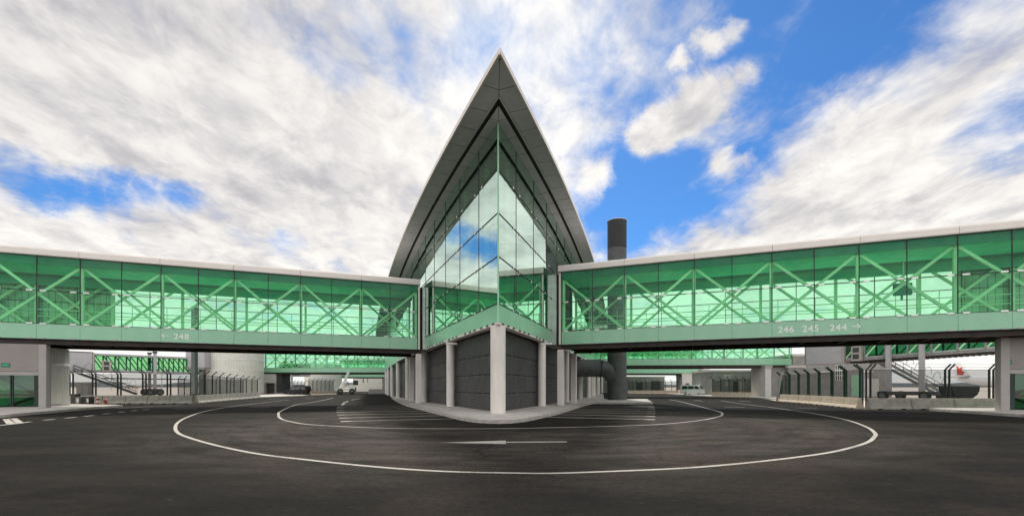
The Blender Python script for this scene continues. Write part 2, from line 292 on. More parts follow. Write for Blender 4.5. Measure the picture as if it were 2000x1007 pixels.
# ------------------------------------------------------------------ mesh helpers
class MB:
    def __init__(s): s.v = []; s.f = []; s.uv = None
    def poly(s, pts): 
        i = len(s.v); s.v += [tuple(p) for p in pts]; s.f.append(tuple(range(i, i + len(pts))))
        return s
    def hexa(s, p):                      # 8 corners: bottom loop 0-3, top loop 4-7
        i = len(s.v); s.v += [tuple(q) for q in p]
        for a in ((3, 2, 1, 0), (4, 5, 6, 7), (0, 1, 5, 4), (1, 2, 6, 5), (2, 3, 7, 6), (3, 0, 4, 7)): s.f.append(tuple(i + k for k in a))
        return s
    def box(s, x0, x1, y0, y1, z0, z1):
        x0, x1 = min(x0, x1), max(x0, x1); y0, y1 = min(y0, y1), max(y0, y1); z0, z1 = min(z0, z1), max(z0, z1)
        return s.hexa([(x0, y0, z0), (x1, y0, z0), (x1, y1, z0), (x0, y1, z0), (x0, y0, z1), (x1, y0, z1), (x1, y1, z1), (x0, y1, z1)])
    def bar(s, a, b, w, h, up=(0, 0, 1)):  # rectangular bar from a to b
        a, b = Vector(a), Vector(b); d = (b - a).normalized(); u = Vector(up)
        if abs(d.dot(u)) > 0.98: u = Vector((0, 1, 0))
        sx = d.cross(u).normalized(); u = sx.cross(d).normalized()
        p = []
        for q in (a, b): p += [q - sx * w / 2 - u * h / 2, q + sx * w / 2 - u * h / 2, q + sx * w / 2 + u * h / 2, q - sx * w / 2 + u * h / 2]
        return s.hexa(p)
    def prism(s, pts, z0, z1):           # polygon in xy extruded
        n = len(pts); i = len(s.v)
        s.v += [(p[0], p[1], z0) for p in pts] + [(p[0], p[1], z1) for p in pts]
        s.f.append(tuple(i + k for k in range(n - 1, -1, -1))); s.f.append(tuple(i + n + k for k in range(n)))
        for k in range(n): s.f.append((i + k, i + (k + 1) % n, i + n + (k + 1) % n, i + n + k))
        return s
    def extr(s, prof, a, b):             # profile in local (y,z) swept along x from a to b
        n = len(prof); i = len(s.v)
        s.v += [(a, p[0], p[1]) for p in prof] + [(b, p[0], p[1]) for p in prof]
        s.f.append(tuple(i + k for k in range(n - 1, -1, -1))); s.f.append(tuple(i + n + k for k in range(n)))
        for k in range(n): s.f.append((i + k, i + (k + 1) % n, i + n + (k + 1) % n, i + n + k))
        return s
    def tube(s, path, r, n=8, close=False):
        path = [Vector(p) for p in path]; rings = []
        for k, p in enumerate(path):
            d = (path[min(k + 1, len(path) - 1)] - path[max(k - 1, 0)]).normalized()
            u = Vector((0, 0, 1)) if abs(d.z) < 0.95 else Vector((0, 1, 0))
            sx = d.cross(u).normalized(); uy = sx.cross(d)
            rr = r[k] if isinstance(r, (list, tuple)) else r
            i = len(s.v); s.v += [tuple(p + sx * rr * math.cos(2 * math.pi * j / n) + uy * rr * math.sin(2 * math.pi * j / n)) for j in range(n)]
            rings.append(i)
        for a, b in zip(rings, rings[1:]):
            for j in range(n): s.f.append((a + j, a + (j + 1) % n, b + (j + 1) % n, b + j))
        s.f.append(tuple(rings[0] + j for j in range(n - 1, -1, -1))); s.f.append(tuple(rings[-1] + j for j in range(n)))
        return s
    def lathe(s, prof, n=48, cx=0, cyy=0, rib=0.0, ribs=0, a0=0.0, a1=2 * math.pi):   # prof: (r,z) list about the z axis
        full = abs(a1 - a0 - 2 * math.pi) < 1e-6; m = n if full else n + 1; rings = []
        for r, z in prof:
            i = len(s.v); rings.append(i)
            for j in range(m):
                a = a0 + (a1 - a0) * j / n; rr = r + (rib if (ribs and j % ribs == 0) else 0)
                s.v.append((cx + rr * math.cos(a), cyy + rr * math.sin(a), z))
        for a, b in zip(rings, rings[1:]):
            for j in range(n): s.f.append((a + j, a + (j + 1) % m, b + (j + 1) % m, b + j))
        if full:
            s.f.append(tuple(rings[0] + j for j in range(n - 1, -1, -1))); s.f.append(tuple(rings[-1] + j for j in range(n)))
        return s
    def build(s, name, m, parent=None, smooth=False, bevel=0.0, fix=True):
        me = bpy.data.meshes.new(name); me.from_pydata(s.v, [], s.f); me.update()
        if fix or bevel:
            bm = bmesh.new(); bm.from_mesh(me)
            if bevel:
                es = [e for e in bm.edges if len(e.link_faces) == 2 and e.calc_face_angle(0) > 0.6]
                bmesh.ops.bevel(bm, geom=es, offset=bevel, segments=2, affect='EDGES', clamp_overlap=True)
            bmesh.ops.recalc_face_normals(bm, faces=bm.faces); bm.to_mesh(me); bm.free()
        if smooth:
            for p in me.polygons: p.use_smooth = True
            try: me.set_sharp_from_angle(angle=R(40))
            except Exception: pass
        me.materials.append(MATS[m] if isinstance(m, str) else m)
        o = bpy.data.objects.new(name, me); COL.objects.link(o)
        if parent: o.parent = parent
        return o
def tag(o, label=None, cat=None, group=None, kind=None):
    if label: o['label'] = label
    if cat: o['category'] = cat
    if group: o['group'] = group
    if kind: o['kind'] = kind
    return o
def thing(name, label, cat, loc=(0, 0, 0), rz=0.0, group=None):
    o = bpy.data.objects.new(name, None); COL.objects.link(o); o.location = loc; o.rotation_euler = (0, 0, rz)
    return tag(o, label, cat, group)
def dup(o, parent, loc=None):
    c = o.copy(); COL.objects.link(c); c.parent = parent
    if loc is not None: c.location = loc
    return c
def dup_tree(root, loc, rz=0.0, label=None):
    r = root.copy(); COL.objects.link(r); r.location = loc; r.rotation_euler = (0, 0, rz)
    if label: r['label'] = label
    for ch in list(root.children):
        c = dup(ch, r)
        for g in list(ch.children): dup(g, c)
    return r
def struct(o): o['kind'] = 'structure'; return o
ORD = ['first', 'second', 'third', 'fourth', 'fifth', 'sixth', 'seventh', 'eighth', 'ninth', 'tenth', 'eleventh', 'twelfth', 'thirteenth', 'fourteenth']

# ------------------------------------------------------------------ ground, road, markings
struct(MB().poly([(-3000, -300, -0.02), (3000, -300, -0.02), (3000, 4000, -0.02), (-3000, 4000, -0.02)]).build('ground', 'apron'))
road = [(-75, -25), (75, -25), (75, 31.6), (37, 31.6)] + [tuple(ground_at(*p)[:2]) for p in ((1690, 798.8), (1525, 783.5), (1480, 776), (1392, 775))] + [(52, 160), (-75, 160)] + \
       [tuple(ground_at(*p)[:2]) for p in ((508, 776.5), (378, 788.2), (130, 788.5))] + [(-75, 42)]
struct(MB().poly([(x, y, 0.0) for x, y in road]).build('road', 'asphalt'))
def cr(pts, n=8):                         # Catmull-Rom through ground points
    out = []
    for i in range(len(pts) - 1):
        p0, p1, p2, p3 = pts[max(i - 1, 0)], pts[i], pts[i + 1], pts[min(i + 2, len(pts) - 1)]
        for k in range(n):
            t = k / n
            out.append(0.5 * ((2 * p1) + (p2 - p0) * t + (2 * p0 - 5 * p1 + 4 * p2 - p3) * t * t + (3 * p1 - p0 - 3 * p2 + p3) * t ** 3))
    return out + [pts[-1]]
def ribbon(name, pts, w, z=0.004):
    mb = MB(); L = []; 
    for k, p in enumerate(pts):
        d = (pts[min(k + 1, len(pts) - 1)] - pts[max(k - 1, 0)]).normalized(); n = Vector((-d.y, d.x, 0)) * w / 2
        L.append((p + n, p - n))
    i = 0
    for a, b in L: mb.v += [(a.x, a.y, z), (b.x, b.y, z)]
    for k in range(len(L) - 1): mb.f.append((2 * k, 2 * k + 1, 2 * k + 3, 2 * k + 2))
    return struct(mb.build(name, 'paint_line', fix=False))
outer = [(564.5, 780), (491, 788.5), (440.5, 795), (397, 803.5), (363.5, 815), (347, 825), (342.5, 835), (347, 844), (363.5, 852), (414, 867), (497.5, 884.6), (598, 897), (732, 910.8), (866, 919.8),
         (1000, 923), (1076, 923.6), (1172.5, 920.6), (1326.5, 914), (1442, 904.8), (1557.6, 892), (1634.6, 880), (1692, 864), (1708, 852), (1708.5, 844.7), (1692, 833), (1654, 819.7), (1596, 808), (1519, 796.6), (1457.5, 789), (1407, 782)]
inner = [(651.6, 776.5), (618, 783.5), (578, 790), (549, 802), (544, 810), (549, 817), (564.5, 822), (598, 827.7), (665, 832), (765.5, 835.7), (899.5, 836.6), (1000, 836), (1057, 835), (1172.5, 832.4), (1280, 828.5), (1357, 821.6), (1400, 814),
         (1410.5, 809), (1403.5, 803), (1365, 792.7), (1326.5, 783), (1307, 779.5)]
ribbon('lane_line', cr([ground_at(*p) for p in outer]), 0.115)
ribbon('lane_line', cr([ground_at(*p) for p in inner]), 0.13)
for a, b in [((342, 797.6), (385, 797)), ((487, 794.5), (527, 793.7)), ((524, 779.5), (544, 778.6)), ((596, 777.5), (614, 776.5)), ((46, 824.6), (59, 823)), ((85, 820), (107, 818)), ((128, 816), (148.5, 814)), ((165, 812.6), (183.5, 810.4)), ((200, 808), (215, 806.8)),
             ((232, 804.6), (243, 803.4)), ((257, 802), (268, 801)), ((280, 799.6), (290.6, 798.6)), ((1355.6, 781), (1373, 782.6)), ((1415, 794), (1455.6, 794.7)), ((1444, 782.4), (1465, 783.8)), ((1552.6, 795.8), (1596, 796.6))]:
    ribbon('lane_dash', [ground_at(*a), ground_at(*b)], 0.2)
ribbon('lane_line', [ground_at(232, 796.5), ground_at(300, 792.6), ground_at(352, 790.4)], 0.16)
for a, b in [((13, 817.5), (22, 827)), ((25, 816.5), (39, 826))]: ribbon('hatch_line', [ground_at(*a), ground_at(*b)], 0.28)
ribbon('hatch_line', [ground_at(-60, 836.5), ground_at(0, 830), ground_at(40, 825.8)], 0.2)
stalls = [((684, 822), (889.5, 816.9)), ((678.75, 815.5), (864, 811)), ((674, 809.5), (847.5, 806)), ((671, 804.5), (831, 801.6)), ((669.7, 800.5), (818, 798.5)), ((669, 797.3), (807, 796.0)), ((669, 794.6), (799, 793.8)), ((669.5, 792.1), (793, 791.5)),
          ((1262, 818.5), (1070, 813.9)), ((1263.5, 812.5), (1089.5, 808.6)), ((1265.7, 807), (1104.5, 804.3)), ((1267, 802.7), (1115, 801)), ((1267.7, 798.9), (1126, 797.8)), ((1267.3, 795.6), (1137, 795)), ((1267, 793), (1146, 792.6))]
for a, b in stalls:
    A, B = ground_at(*a), ground_at(*b); ribbon('parking_line', [A, B], 0.19)
    d = (B - A).normalized(); ribbon('parking_mark', [A - d * 0.42, A + d * 0.1], 0.42)
for p, q in [((669.5, 790), (670, 788.2)), ((671.2, 786.8), (673.5, 785.1)), ((676, 784.2), (679.5, 783)), ((687, 780.4), (691, 779.7)), ((694, 779.1), (697, 778.6)), ((700, 777.9), (703, 777.4))]:
    ribbon('parking_mark', [ground_at(*p), ground_at(*q)], 0.25)
A, B, C0 = ground_at(859, 863.8), ground_at(988, 862.8), ground_at(1107, 862.2)
mb = MB(); q0, q1 = ground_at(988, 859.6), ground_at(988, 866.3)
mb.poly([(A.x, A.y, .0045), (q1.x, q1.y, .0045), (q0.x, q0.y, .0045)]); struct(mb.build('arrow_marking', 'paint_line', fix=False))
ribbon('arrow_marking', [B + Vector((0.01, 0, 0)), C0], 0.2)

def slab(name, pts, m, h, top=None):
    return struct(MB().prism([(p[0], p[1]) for p in pts], -0.05, h).build(name, m, bevel=0.02))
def ring_offset(pts, d):                  # shrink polygon towards its inside
    out = []; n = len(pts)
    for k in range(n):
        a, b, c = Vector(pts[k - 1]), Vector(pts[k]), Vector(pts[(k + 1) % n])
        n1 = Vector((-(b - a).y, (b - a).x)).normalized(); n2 = Vector((-(c - b).y, (c - b).x)).normalized()
        m = (n1 + n2).normalized(); out.append(tuple(b + m * d / max(0.4, m.dot(n1))))
    return out
def pavement(pts):
    area = sum(pts[k - 1][0] * pts[k][1] - pts[k][0] * pts[k - 1][1] for k in range(len(pts)))
    if area < 0: pts = pts[::-1]
    inn = ring_offset(pts, 0.28)
    mb = MB(); n = len(pts)
    for k in range(n):                    # kerb stones along the edge
        a, b, c, d = pts[k], pts[(k + 1) % n], inn[(k + 1) % n], inn[k]
        mb.hexa([(*a, -.05), (*b, -.05), (*c, -.05), (*d, -.05), (*a, .15), (*b, .15), (*c, .15), (*d, .15)])
    struct(mb.build('kerb', 'kerb_concrete')); 
    struct(MB().prism(inn, -0.05, 0.146).build('pavement', 'pavement'))
tip_l = [(763, 773.5), (765, 777.5), (777, 785.5), (795, 793), (825, 801), (840, 805), (868, 812), (885, 816.5), (900, 820.3), (925, 824.4), (950, 826.3), (975, 826.8), (1000, 826), (1025, 823.2), (1042, 820), (1062, 815.3), (1085, 810), (1107.5, 803.5), (1130, 796), (1146, 790.9), (1158, 788.4)]
pav = [tuple(ground_at(*p)[:2]) for p in tip_l] + [tuple(ground_at(1275.5, 788.8)[:2]), tuple(ground_at(1264, 780.8)[:2]), tuple(ground_at(1180, 780.6)[:2]), (19.5, 95.0), (20, 140), (-30, 140), (-24, 95)]
pavement(pav)
pavement([tuple(ground_at(*p)[:2]) for p in ((-200, 838), (-60, 822), (0, 815.5), (131, 803), (210, 796.3), (240, 794.2), (222, 793), (126, 791.5), (-200, 794))])
pavement([tuple(ground_at(*p)[:2]) for p in ((1815, 801.2), (1965, 812), (2060, 818), (2200, 820), (2200, 800.8), (1945, 799.6), (1840, 799.4))])
pavement([tuple(ground_at(*p)[:2]) for p in ((505, 777), (590, 773.4), (604, 771.6), (540, 770.6), (512, 772.5))])
pavement([tuple(ground_at(*p)[:2]) for p in ((1455, 776.4), (1516, 780), (1520, 776), (1500, 772.6), (1380, 770.5), (1300, 769), (1340, 771.6), (1392, 775))])

# hills on the horizon
mb = MB(); N = 160; ys = (1700, 2100)
for k in range(N + 1):
    x = -2600 + 5200 * k / N
    h = 11 + 5 * math.sin(k * 0.35) + 3 * math.sin(k * 1.13 + 1) + random.uniform(-1.5, 1.5)
    mb.v += [(x, ys[0], -0.1), (x, ys[0] + 60, h), (x, ys[1], h * 1.35), (x, ys[1] + 300, -0.1)]
for k in range(N):
    for j in range(3): mb.f.append((4 * k + j, 4 * k + 4 + j, 4 * k + 5 + j, 4 * k + 1 + j))
struct(mb.build('hills', 'hill_green', smooth=True))

# ------------------------------------------------------------------ the pointed terminal building
BS = 1 / 1.094
TX, TY, TAX = -0.816 * BS, 26.3 * BS, R(2.6)
bld = thing('terminal_building', 'pointed glass terminal with a sharp overhanging roof prow between two glazed bridges', 'building', (TX, TY, 0), TAX)
bld.scale = (BS, BS, BS)
w_ = lambda t: 0.40 * t - 0.001 * t * t
wd = lambda t: 0.40 - 0.002 * t
def zs(t):
    t = max(t, 0.0)
    if t < 40: return 17.32 - 0.002 * t * t
    if t < 60: return 14.12 - 0.10 * (t - 40)
    return 12.12
def P(s, t, d=0.0):
    q = 1 / math.sqrt(1 + wd(t) ** 2)
    return Vector((s * (w_(t) + d * q), t - d * wd(t) * q, 0))
def Z(p, z): return (p[0], p[1], z)
ST = [0, 3.1, 7.0, 10.8, 14.5, 18.1, 21.8, 25.5, 29.2, 33.0, 36.8, 40.6]
ROWS = [6.68, 9.46, 12.03, 14.60, 17.32]
for s in (-1, 1):
    for a, b in zip(ST, ST[1:]):
        for r in range(4):
            g = 0.012; pa, pb = P(s, a), P(s, b); d = (pb - pa).normalized() * g
            pa, pb = pa + d, pb - d
            zl = ROWS[r] + g
            za = (zs(a) if r == 3 else ROWS[r + 1]) - g; zb = (zs(b) if r == 3 else ROWS[r + 1]) - g
            za = max(min(za, zs(a) - g), zl + .01); zb = max(min(zb, zs(b) - g), zl + .01)
            if zs(a) <= zl + .1: continue
            MB().poly([Z(pa, zl), Z(pb, zl), Z(pb, zb), Z(pa, za)]).build('glass_pane', 'tower_glass', bld, fix=False)
        pa, pb = P(s, a), P(s, b); d = (pb - pa).normalized() * .012; pa, pb = pa + d, pb - d
        qa, qb = P(s, a, -0.06) + d, P(s, b, -0.06) - d
        if a == 0: qa.x = -s * -0.012
        MB().hexa([Z(pa, 5.59), Z(pb, 5.59), Z(qb, 5.59), Z(qa, 5.59), Z(pa, 6.65), Z(pb, 6.65), Z(qb, 6.65), Z(qa, 6.65)]).build('spandrel_panel', 'spandrel_green', bld)
    # slender vertical joints and horizontal joints with their round clips
    for a in ST[1:]:
        p = P(s, a, 0.006); MB().bar(Z(p, 6.65), Z(p, zs(a) - .02), 0.034, 0.034).build('mullion', 'mullion_dark', bld)
    for z in ROWS[:4]:
        path = [P(s, a, 0.0) for a in ST if zs(a) > z + .2]
        mb = MB()
        for p, q in zip(path, path[1:]): mb.bar(Z(p, z), Z(q, z), 0.05, 0.07)
        tr = mb.build('transom', 'mullion_dark', bld)
        clip = None
        for a in ST[1:5]:
            for off in (-0.62, 0.62):
                if clip is None:
                    clip = MB().lathe([(0.02, -.01), (0.085, -.005), (0.085, .02), (0.05, .035)], n=12).build('pane_clip', 'clip_white', tr, smooth=True)
                    c = clip
                else: c = dup(clip, tr)
                p = P(s, a + off, 0.03)
                nrm = (P(s, a + off, 1) - P(s, a + off, 0)).normalized()
                c.location = Z(p, z); c.rotation_euler = nrm.to_track_quat('Z', 'Y').to_euler()
    # floor edge trim with little brackets below the spandrel
    path = ST
    for a, b in zip(ST, ST[1:]):
        o1, o2, i1, i2 = P(s, a, 0.05), P(s, b, 0.05), P(s, a, -.5), P(s, b, -.5)
        if a == 0: o1, i1 = Vector((s * 0.004, -0.13, 0)), Vector((s * 0.004, 1.3, 0))
        MB().hexa([Z(o1, 5.43), Z(o2, 5.43), Z(i2, 5.43), Z(i1, 5.43), Z(o1, 5.57), Z(o2, 5.57), Z(i2, 5.57), Z(i1, 5.57)]).build('floor_edge', 'column_concrete', bld)
    br = None
    for a in ST[:6]:
        for off in (0.6, 1.5, 2.5):
            p = P(s, a + off, 0.075)
            if br is None: br = MB().box(-.17, .17, -.025, .025, -.04, .05).build('edge_bracket', 'steel_dark', bld); c = br
            else: c = dup(br, bld)
            c.location = Z(p, 5.53); dd = P(s, a + off + .1) - P(s, a + off); c.rotation_euler = (0, 0, math.atan2(dd.y, dd.x))
    # rear part of the long wall, seen only beyond the bridges
    RT = [40.6, 52, 64, 76, 88, 100, 115, 130]
    for a, b in zip(RT, RT[1:]):
        pa, pb, qa, qb = P(s, a), P(s, b), P(s, a, -.2), P(s, b, -.2)
        MB().hexa([Z(pa, 5.3), Z(pb, 5.3), Z(qb, 5.3), Z(qa, 5.3), Z(pa, zs(a) - .02), Z(pb, zs(b) - .02), Z(qb, zs(b) - .02), Z(qa, zs(a) - .02)]).build('rear_wall', 'spandrel_green', bld)
    # dark cladding at ground level, in four courses between the columns
    BT = [1.1, 10.4, 20.4, 30.4, 40.4, 60, 90, 130]
    CZ = [0.16, 1.32, 2.60, 3.90, 5.41]
    for a, b in zip(BT, BT[1:]):
        for z0, z1 in zip(CZ, CZ[1:]):
            pa, pb, qa, qb = P(s, a, -.75), P(s, b, -.75), P(s, a, -.95), P(s, b, -.95)
            if a == 1.1:
                pa = Vector((s * 0.01, 2.05, 0)); qa = Vector((s * .01, 2.6, 0))
            MB().hexa([Z(pa, z0 + .016), Z(pb, z0 + .016), Z(qb, z0 + .016), Z(qa, z0 + .016), Z(pa, z1 - .016), Z(pb, z1 - .016), Z(qb, z1 - .016), Z(qa, z1 - .016)]).build('base_panel', 'cladding_dark', bld, bevel=0.008)
            bp_ = bld.children[-1] if False else list(COL.objects)[-1]
            if a < 20:
                for u in (.30, .42, .68, .80):
                    q = pa.lerp(pb, u); fx = globals().get('_fx')
                    if fx is None: fx = globals()['_fx'] = MB().box(-.045, .045, -.045, .045, -.02, .02).build('fixing', 'cabinet_grey', bp_); c = fx
                    else: c = dup(fx, bp_)
                    c.location = Z(q, z1 - .12); dd = pb - pa; c.rotation_euler = (R(90), 0, math.atan2(dd.y, dd.x))
        pa, pb, qa, qb = P(s, a, -.97), P(s, b, -.97), P(s, a, -1.07), P(s, b, -1.07)
        if a == 1.1: pa = Vector((s * .01, 2.66, 0)); qa = Vector((s * .01, 2.95, 0))
        MB().hexa([Z(pa, .16), Z(pb, .16), Z(qb, .16), Z(qa, .16), Z(pa, 5.4), Z(pb, 5.4), Z(qb, 5.4), Z(qa, 5.4)]).build('backing_wall', 'soffit_black', bld)
    # concrete columns
    for t in (10.4, 20.4, 30.4, 40.4, 50.4, 60.4, 72.0, 86.0):
        p = P(s, t, -0.30)
        MB().lathe([(0.33, 0.155), (0.33, 5.44)], n=28, cx=p.x, cyy=p.y).build('column', 'column_concrete', bld, smooth=True)
    # roof: outer soffit panels, dark slot, inner eave panels, fascia
    def clip_half(pts):
        out = []
        f = lambda p: s * p.x - 0.012
        for k in range(len(pts)):
            a, b = pts[k - 1], pts[k]
            if (f(a) >= 0) != (f(b) >= 0):
                u = f(a) / (f(a) - f(b)); out.append(a + (b - a) * u)
            if f(b) >= 0: out.append(b)
        return out
    def plate(name, m, t0, t1, d0, d1, dz, th, gap=0.03):
        pts = [Vector((*P(s, t0 + gap, d0)[:2], zs(t0))), Vector((*P(s, t1 - gap, d0)[:2], zs(t1))), Vector((*P(s, t1 - gap, d1)[:2], zs(t1))), Vector((*P(s, t0 + gap, d1)[:2], zs(t0)))]
        c = clip_half(pts)
        if len(c) < 3: return
        n = len(c); mb = MB(); i = 0
        mb.v = [(p.x, p.y, p.z + dz) for p in c] + [(p.x, p.y, p.z + dz + th) for p in c]
        mb.f = [tuple(range(n)), tuple(range(2 * n - 1, n - 1, -1))] + [(k, (k + 1) % n, n + (k + 1) % n, n + k) for k in range(n)]
        mb.build(name, m, bld)
    step = 1.85; t = -6.2
    while t < 44:
        plate('soffit_panel', 'soffit_grey', t, t + step, 0.98, 1.99, 0.0, 0.03)
        t += step
    t = -6.2 + .5
    while t < 44:
        plate('eave_panel', 'soffit_grey', t, t + step, 0.0, 0.58, 0.0, 0.03)
        t += step
    t = -6.2
    while t < 44:
        plate('slot_trim', 'soffit_grey', t, t + step * 2, 0.84, 0.96, 0.004, 0.05, gap=0.0)
        t += step * 2
    ts = [-6.2, -5, -3.5, -2, 0, 3, 6, 9, 12, 15, 18, 21, 24, 28, 32, 36, 40, 46, 52, 60, 80, 110, 130]
    for a, b in zip(ts, ts[1:]):
        plate('roof_deck', 'soffit_black', a, b, -12, 1.98, 0.06, 0.28, gap=0.0)
        plate('fascia', 'cornice_white', a, b, 2.00, 2.10, -0.03, 0.27, gap=0.0)
    # bollard-like wall lamps
    p = P(s, 9.0, 0.25)
    lm = thing('wall_lamp', 'small white floodlight under the floor edge ' + ('left' if s < 0 else 'right') + ' of the front column', 'lamp', bld.matrix_basis @ Vector(Z(p, 5.15)), TAX + s * R(-20), 'floodlights below the terminal floor')
    MB().box(-.2, .6, -.14, .14, -.05, .06).build('lamp_head', 'lamp_clear', lm, bevel=.015); MB().box(-.03, .03, -.02, .02, .05, .30).build('bracket', 'steel_dark', lm)
MB().lathe([(0.46, 0.155), (0.46, 5.42)], n=40, cx=0, cyy=0.72).build('column', 'column_concrete', bld, smooth=True)
MB().box(-.05, .05, -.05, .04, 5.59, 17.25).build('corner_mullion', 'spandrel_green', bld)
MB().box(-.07, .07, -5.05, 6, 17.42, 17.56).build('ridge_strip', 'soffit_black', bld)
# floors and inner core
fl = [P(-1, t, -.12) for t in (45, 30, 20, 10, 3)] + [Vector((0, .5, 0))] + [P(1, t, -.12) for t in (3, 10, 20, 30, 45)]
MB().prism(fl, 5.61, 6.55).build('floor_slab', 'wall_concrete', bld)
core = [P(-1, t, -3.2) for t in (60, 45, 30, 20, 14)] + [P(1, t, -3.2) for t in (14, 20, 30, 45, 60)]
MB().prism(core, 6.56, 11.9).build('inner_wall', 'ceiling_green', bld)
for s in (-1, 1):
    for t in (4.2, 8.6, 12.6):
        p = P(s, t, -1.0); MB().tube([Z(p, 6.55), Z(p, zs(t))], 0.16, 12).build('inner_column', 'brace_green', bld, smooth=True)

# ------------------------------------------------------------------ glazed bridges
def bridge(label, ax, ay, dx, dy, n, pw, sg, detail=True, wid=5.0, zoff=0.0, sign=None, group='glazed boarding bridges', pier=True, ext=3.4):
    """local x runs away from the terminal along the front face, local y*sg points to the back"""
    root = thing('glazed_bridge', label, 'bridge', (ax, ay, zoff), math.atan2(dy, dx), group)
    L = n * pw; Y = lambda y: y * sg
    zb, z0, z1, z2, zt = 4.95, 5.99, 8.27, 10.65, 11.24
    # roof with a rounded cornice on both sides, in lengths
    half = [(-.16, zt - .56), (-.19, zt - .50), (-.17, zt - .16), (-.10, zt - .05), (.06, zt)]
    prof = half + [(wid / 2, zt + .12)] + [(wid - y, z) for y, z in half[::-1]]
    prof = [(Y(y), z) for y, z in prof]
    k = 0.0; seg = pw * 2
    while k < L - .01:
        e = min(k + seg, L); MB().extr(prof, k + (.012 if k else -.25), e - .012).build('roof', 'cornice_white', root); k += seg
    MB().box(.0, L, Y(.10), Y(wid - .10), 10.10, 10.62).build('ceiling', 'ceiling_green', root)
    MB().box(.0, L, Y(.06), Y(.097), 10.09, 10.63).build('ceiling_edge', 'ceiling_strip', root)
    MB().box(.0, L, Y(wid - .62), Y(wid - .50), 9.42, 10.095).build('bulkhead', 'ceiling_dim', root)
    MB().box(.0, L, Y(wid - 1.5), Y(wid - 1.1), 10.0, 10.095).build('ceiling_duct', 'ceiling_strip', root)
    MB().box(.0, L, Y(.12), Y(wid - .12), 5.1, 5.92).build('floor_deck', 'girder_brown', root)
    MB().box(.0, L, Y(.13), Y(wid - .13), 5.922, 5.95).build('bounce_floor', 'floor_pale', root)  # pale unseen floor layer, added to bounce skylight up onto the ceiling
    for y in (.16, wid - .36): MB().box(-.1, L, Y(y), Y(y + .2), 4.57, 5.085).build('underside_girder', 'girder_brown', root)
    cb = None
    for i in range(n + 1):
        if cb is None: cb = MB().box(-.06, .06, Y(.37), Y(wid - .37), 4.74, 5.08).build('cross_beam', 'girder_brown', root); c = cb
        else: c = dup(cb, root)
        c.location = (min(max(i * pw, .07), L - .07), 0, 0)
    if detail:
        for i in range(0, n, 2):
            MB().bar((i * pw + .1, Y(.45), 4.84), ((i + 2) * pw - .1 if (i + 2) * pw < L else L - .1, Y(wid - .45), 4.84), .09, .09).build('wind_brace', 'girder_brown', root)
    for face, y in (('front', 0.0), ('back', wid)):
        io = 1 if face == 'front' else -1
        lo = hi = sp = None
        for i in range(n):
            x0, x1 = .03, pw - .03
            if lo is None:
                lo = MB().poly([(x0, 0, z0 + .04), (x1, 0, z0 + .04), (x1, 0, z1 - .03), (x0, 0, z1 - .03)]).build('glass_pane', 'bridge_glass', root, fix=False)
                hi = MB().poly([(x0, 0, z1 + .03), (x1, 0, z1 + .03), (x1, 0, z2), (x0, 0, z2)]).build('glass_pane', 'bridge_glass', root, fix=False)
                sp = MB().box(.008, pw - .008, -.03, .03, zb, z0 - .02).build('spandrel_panel', 'spandrel_green', root); a, b, c = lo, hi, sp
            else: a, b, c = dup(lo, root), dup(hi, root), dup(sp, root)
            for q in (a, b, c): q.location = (i * pw, Y(y), 0)
        mu = po = None
        for i in range(n + 1):
            if mu is None: mu = MB().box(-.022, .022, Y(-.02 if io > 0 else -.045), Y(.045 if io > 0 else .02), z0 - .01, z2).build('mullion', 'mullion_dark', root); c = mu
            else: c = dup(mu, root)
            c.location = (i * pw, Y(y), 0)
            if i % 2 == 0:
                if po is None: po = MB().box(-.09, .09, Y(.24), Y(.40), 5.96, 10.09).build('post', 'brace_green', root); c = po
                else: c = dup(po, root)
                c.location = (min(max(i * pw, .1), L - .1), Y(y + (0 if io > 0 else -.64)), 0)
        for z, nm in ((z1, 'transom'), (z0, 'sill_bar')):
            tr = MB().box(0, L, Y(y - .018), Y(y + .03), z - .025, z + .025).build(nm, 'mullion_dark', root)
            if detail and face == 'front':
                cl = None
                for i in range(n + 1):
                    for off in (-.36, .36):
                        if not (0 < i * pw + off < L): continue
                        if cl is None: cl = MB().box(-.17, .17, Y(-.085), Y(-.019), -.05, .055).build('pane_clip', 'clip_white', tr, bevel=.008); c = cl
                        else: c = dup(cl, tr)
                        c.location = (i * pw + off, Y(y), z)
        if detail and face == 'front':
            tr = MB().box(0, L, Y(-.02), Y(.1), zb - .05, zb - .005).build('bottom_bar', 'girder_brown', root); cl = None
            for i in range(n + 1):
                for off in (-.36, .36):
                    if not (0 < i * pw + off < L): continue
                    if cl is None: cl = MB().box(-.13, .13, Y(-.075), Y(-.031), -.02, .05).build('pane_clip', 'frame_grey', tr); c = cl
                    else: c = dup(cl, tr)
                    c.location = (i * pw + off, 0, zb)
        # crossed braces over two bays each
        d1 = d2 = None; yb = y + io * .30
        for i in range(0, n - 1, 2):
            if d1 is None:
                d1 = MB().bar((.12, 0, 6.08), (2 * pw - .12, 0, 10.04), .12, .17, up=(0, 0, 1)).build('diagonal_brace', 'brace_green', root)
                d2 = MB().bar((.12, .004, 10.04), (2 * pw - .12, .004, 6.08), .12, .17, up=(0, 0, 1)).build('diagonal_brace', 'brace_green', root); a, b = d1, d2
            else: a, b = dup(d1, root), dup(d2, root)
            a.location = b.location = (i * pw, Y(yb), 0)
        MB().tube([(.05, Y(y + io * .55), 7.05), (L - .05, Y(y + io * .55), 7.05)], .03, 6).build('handrail', 'brace_green', root)
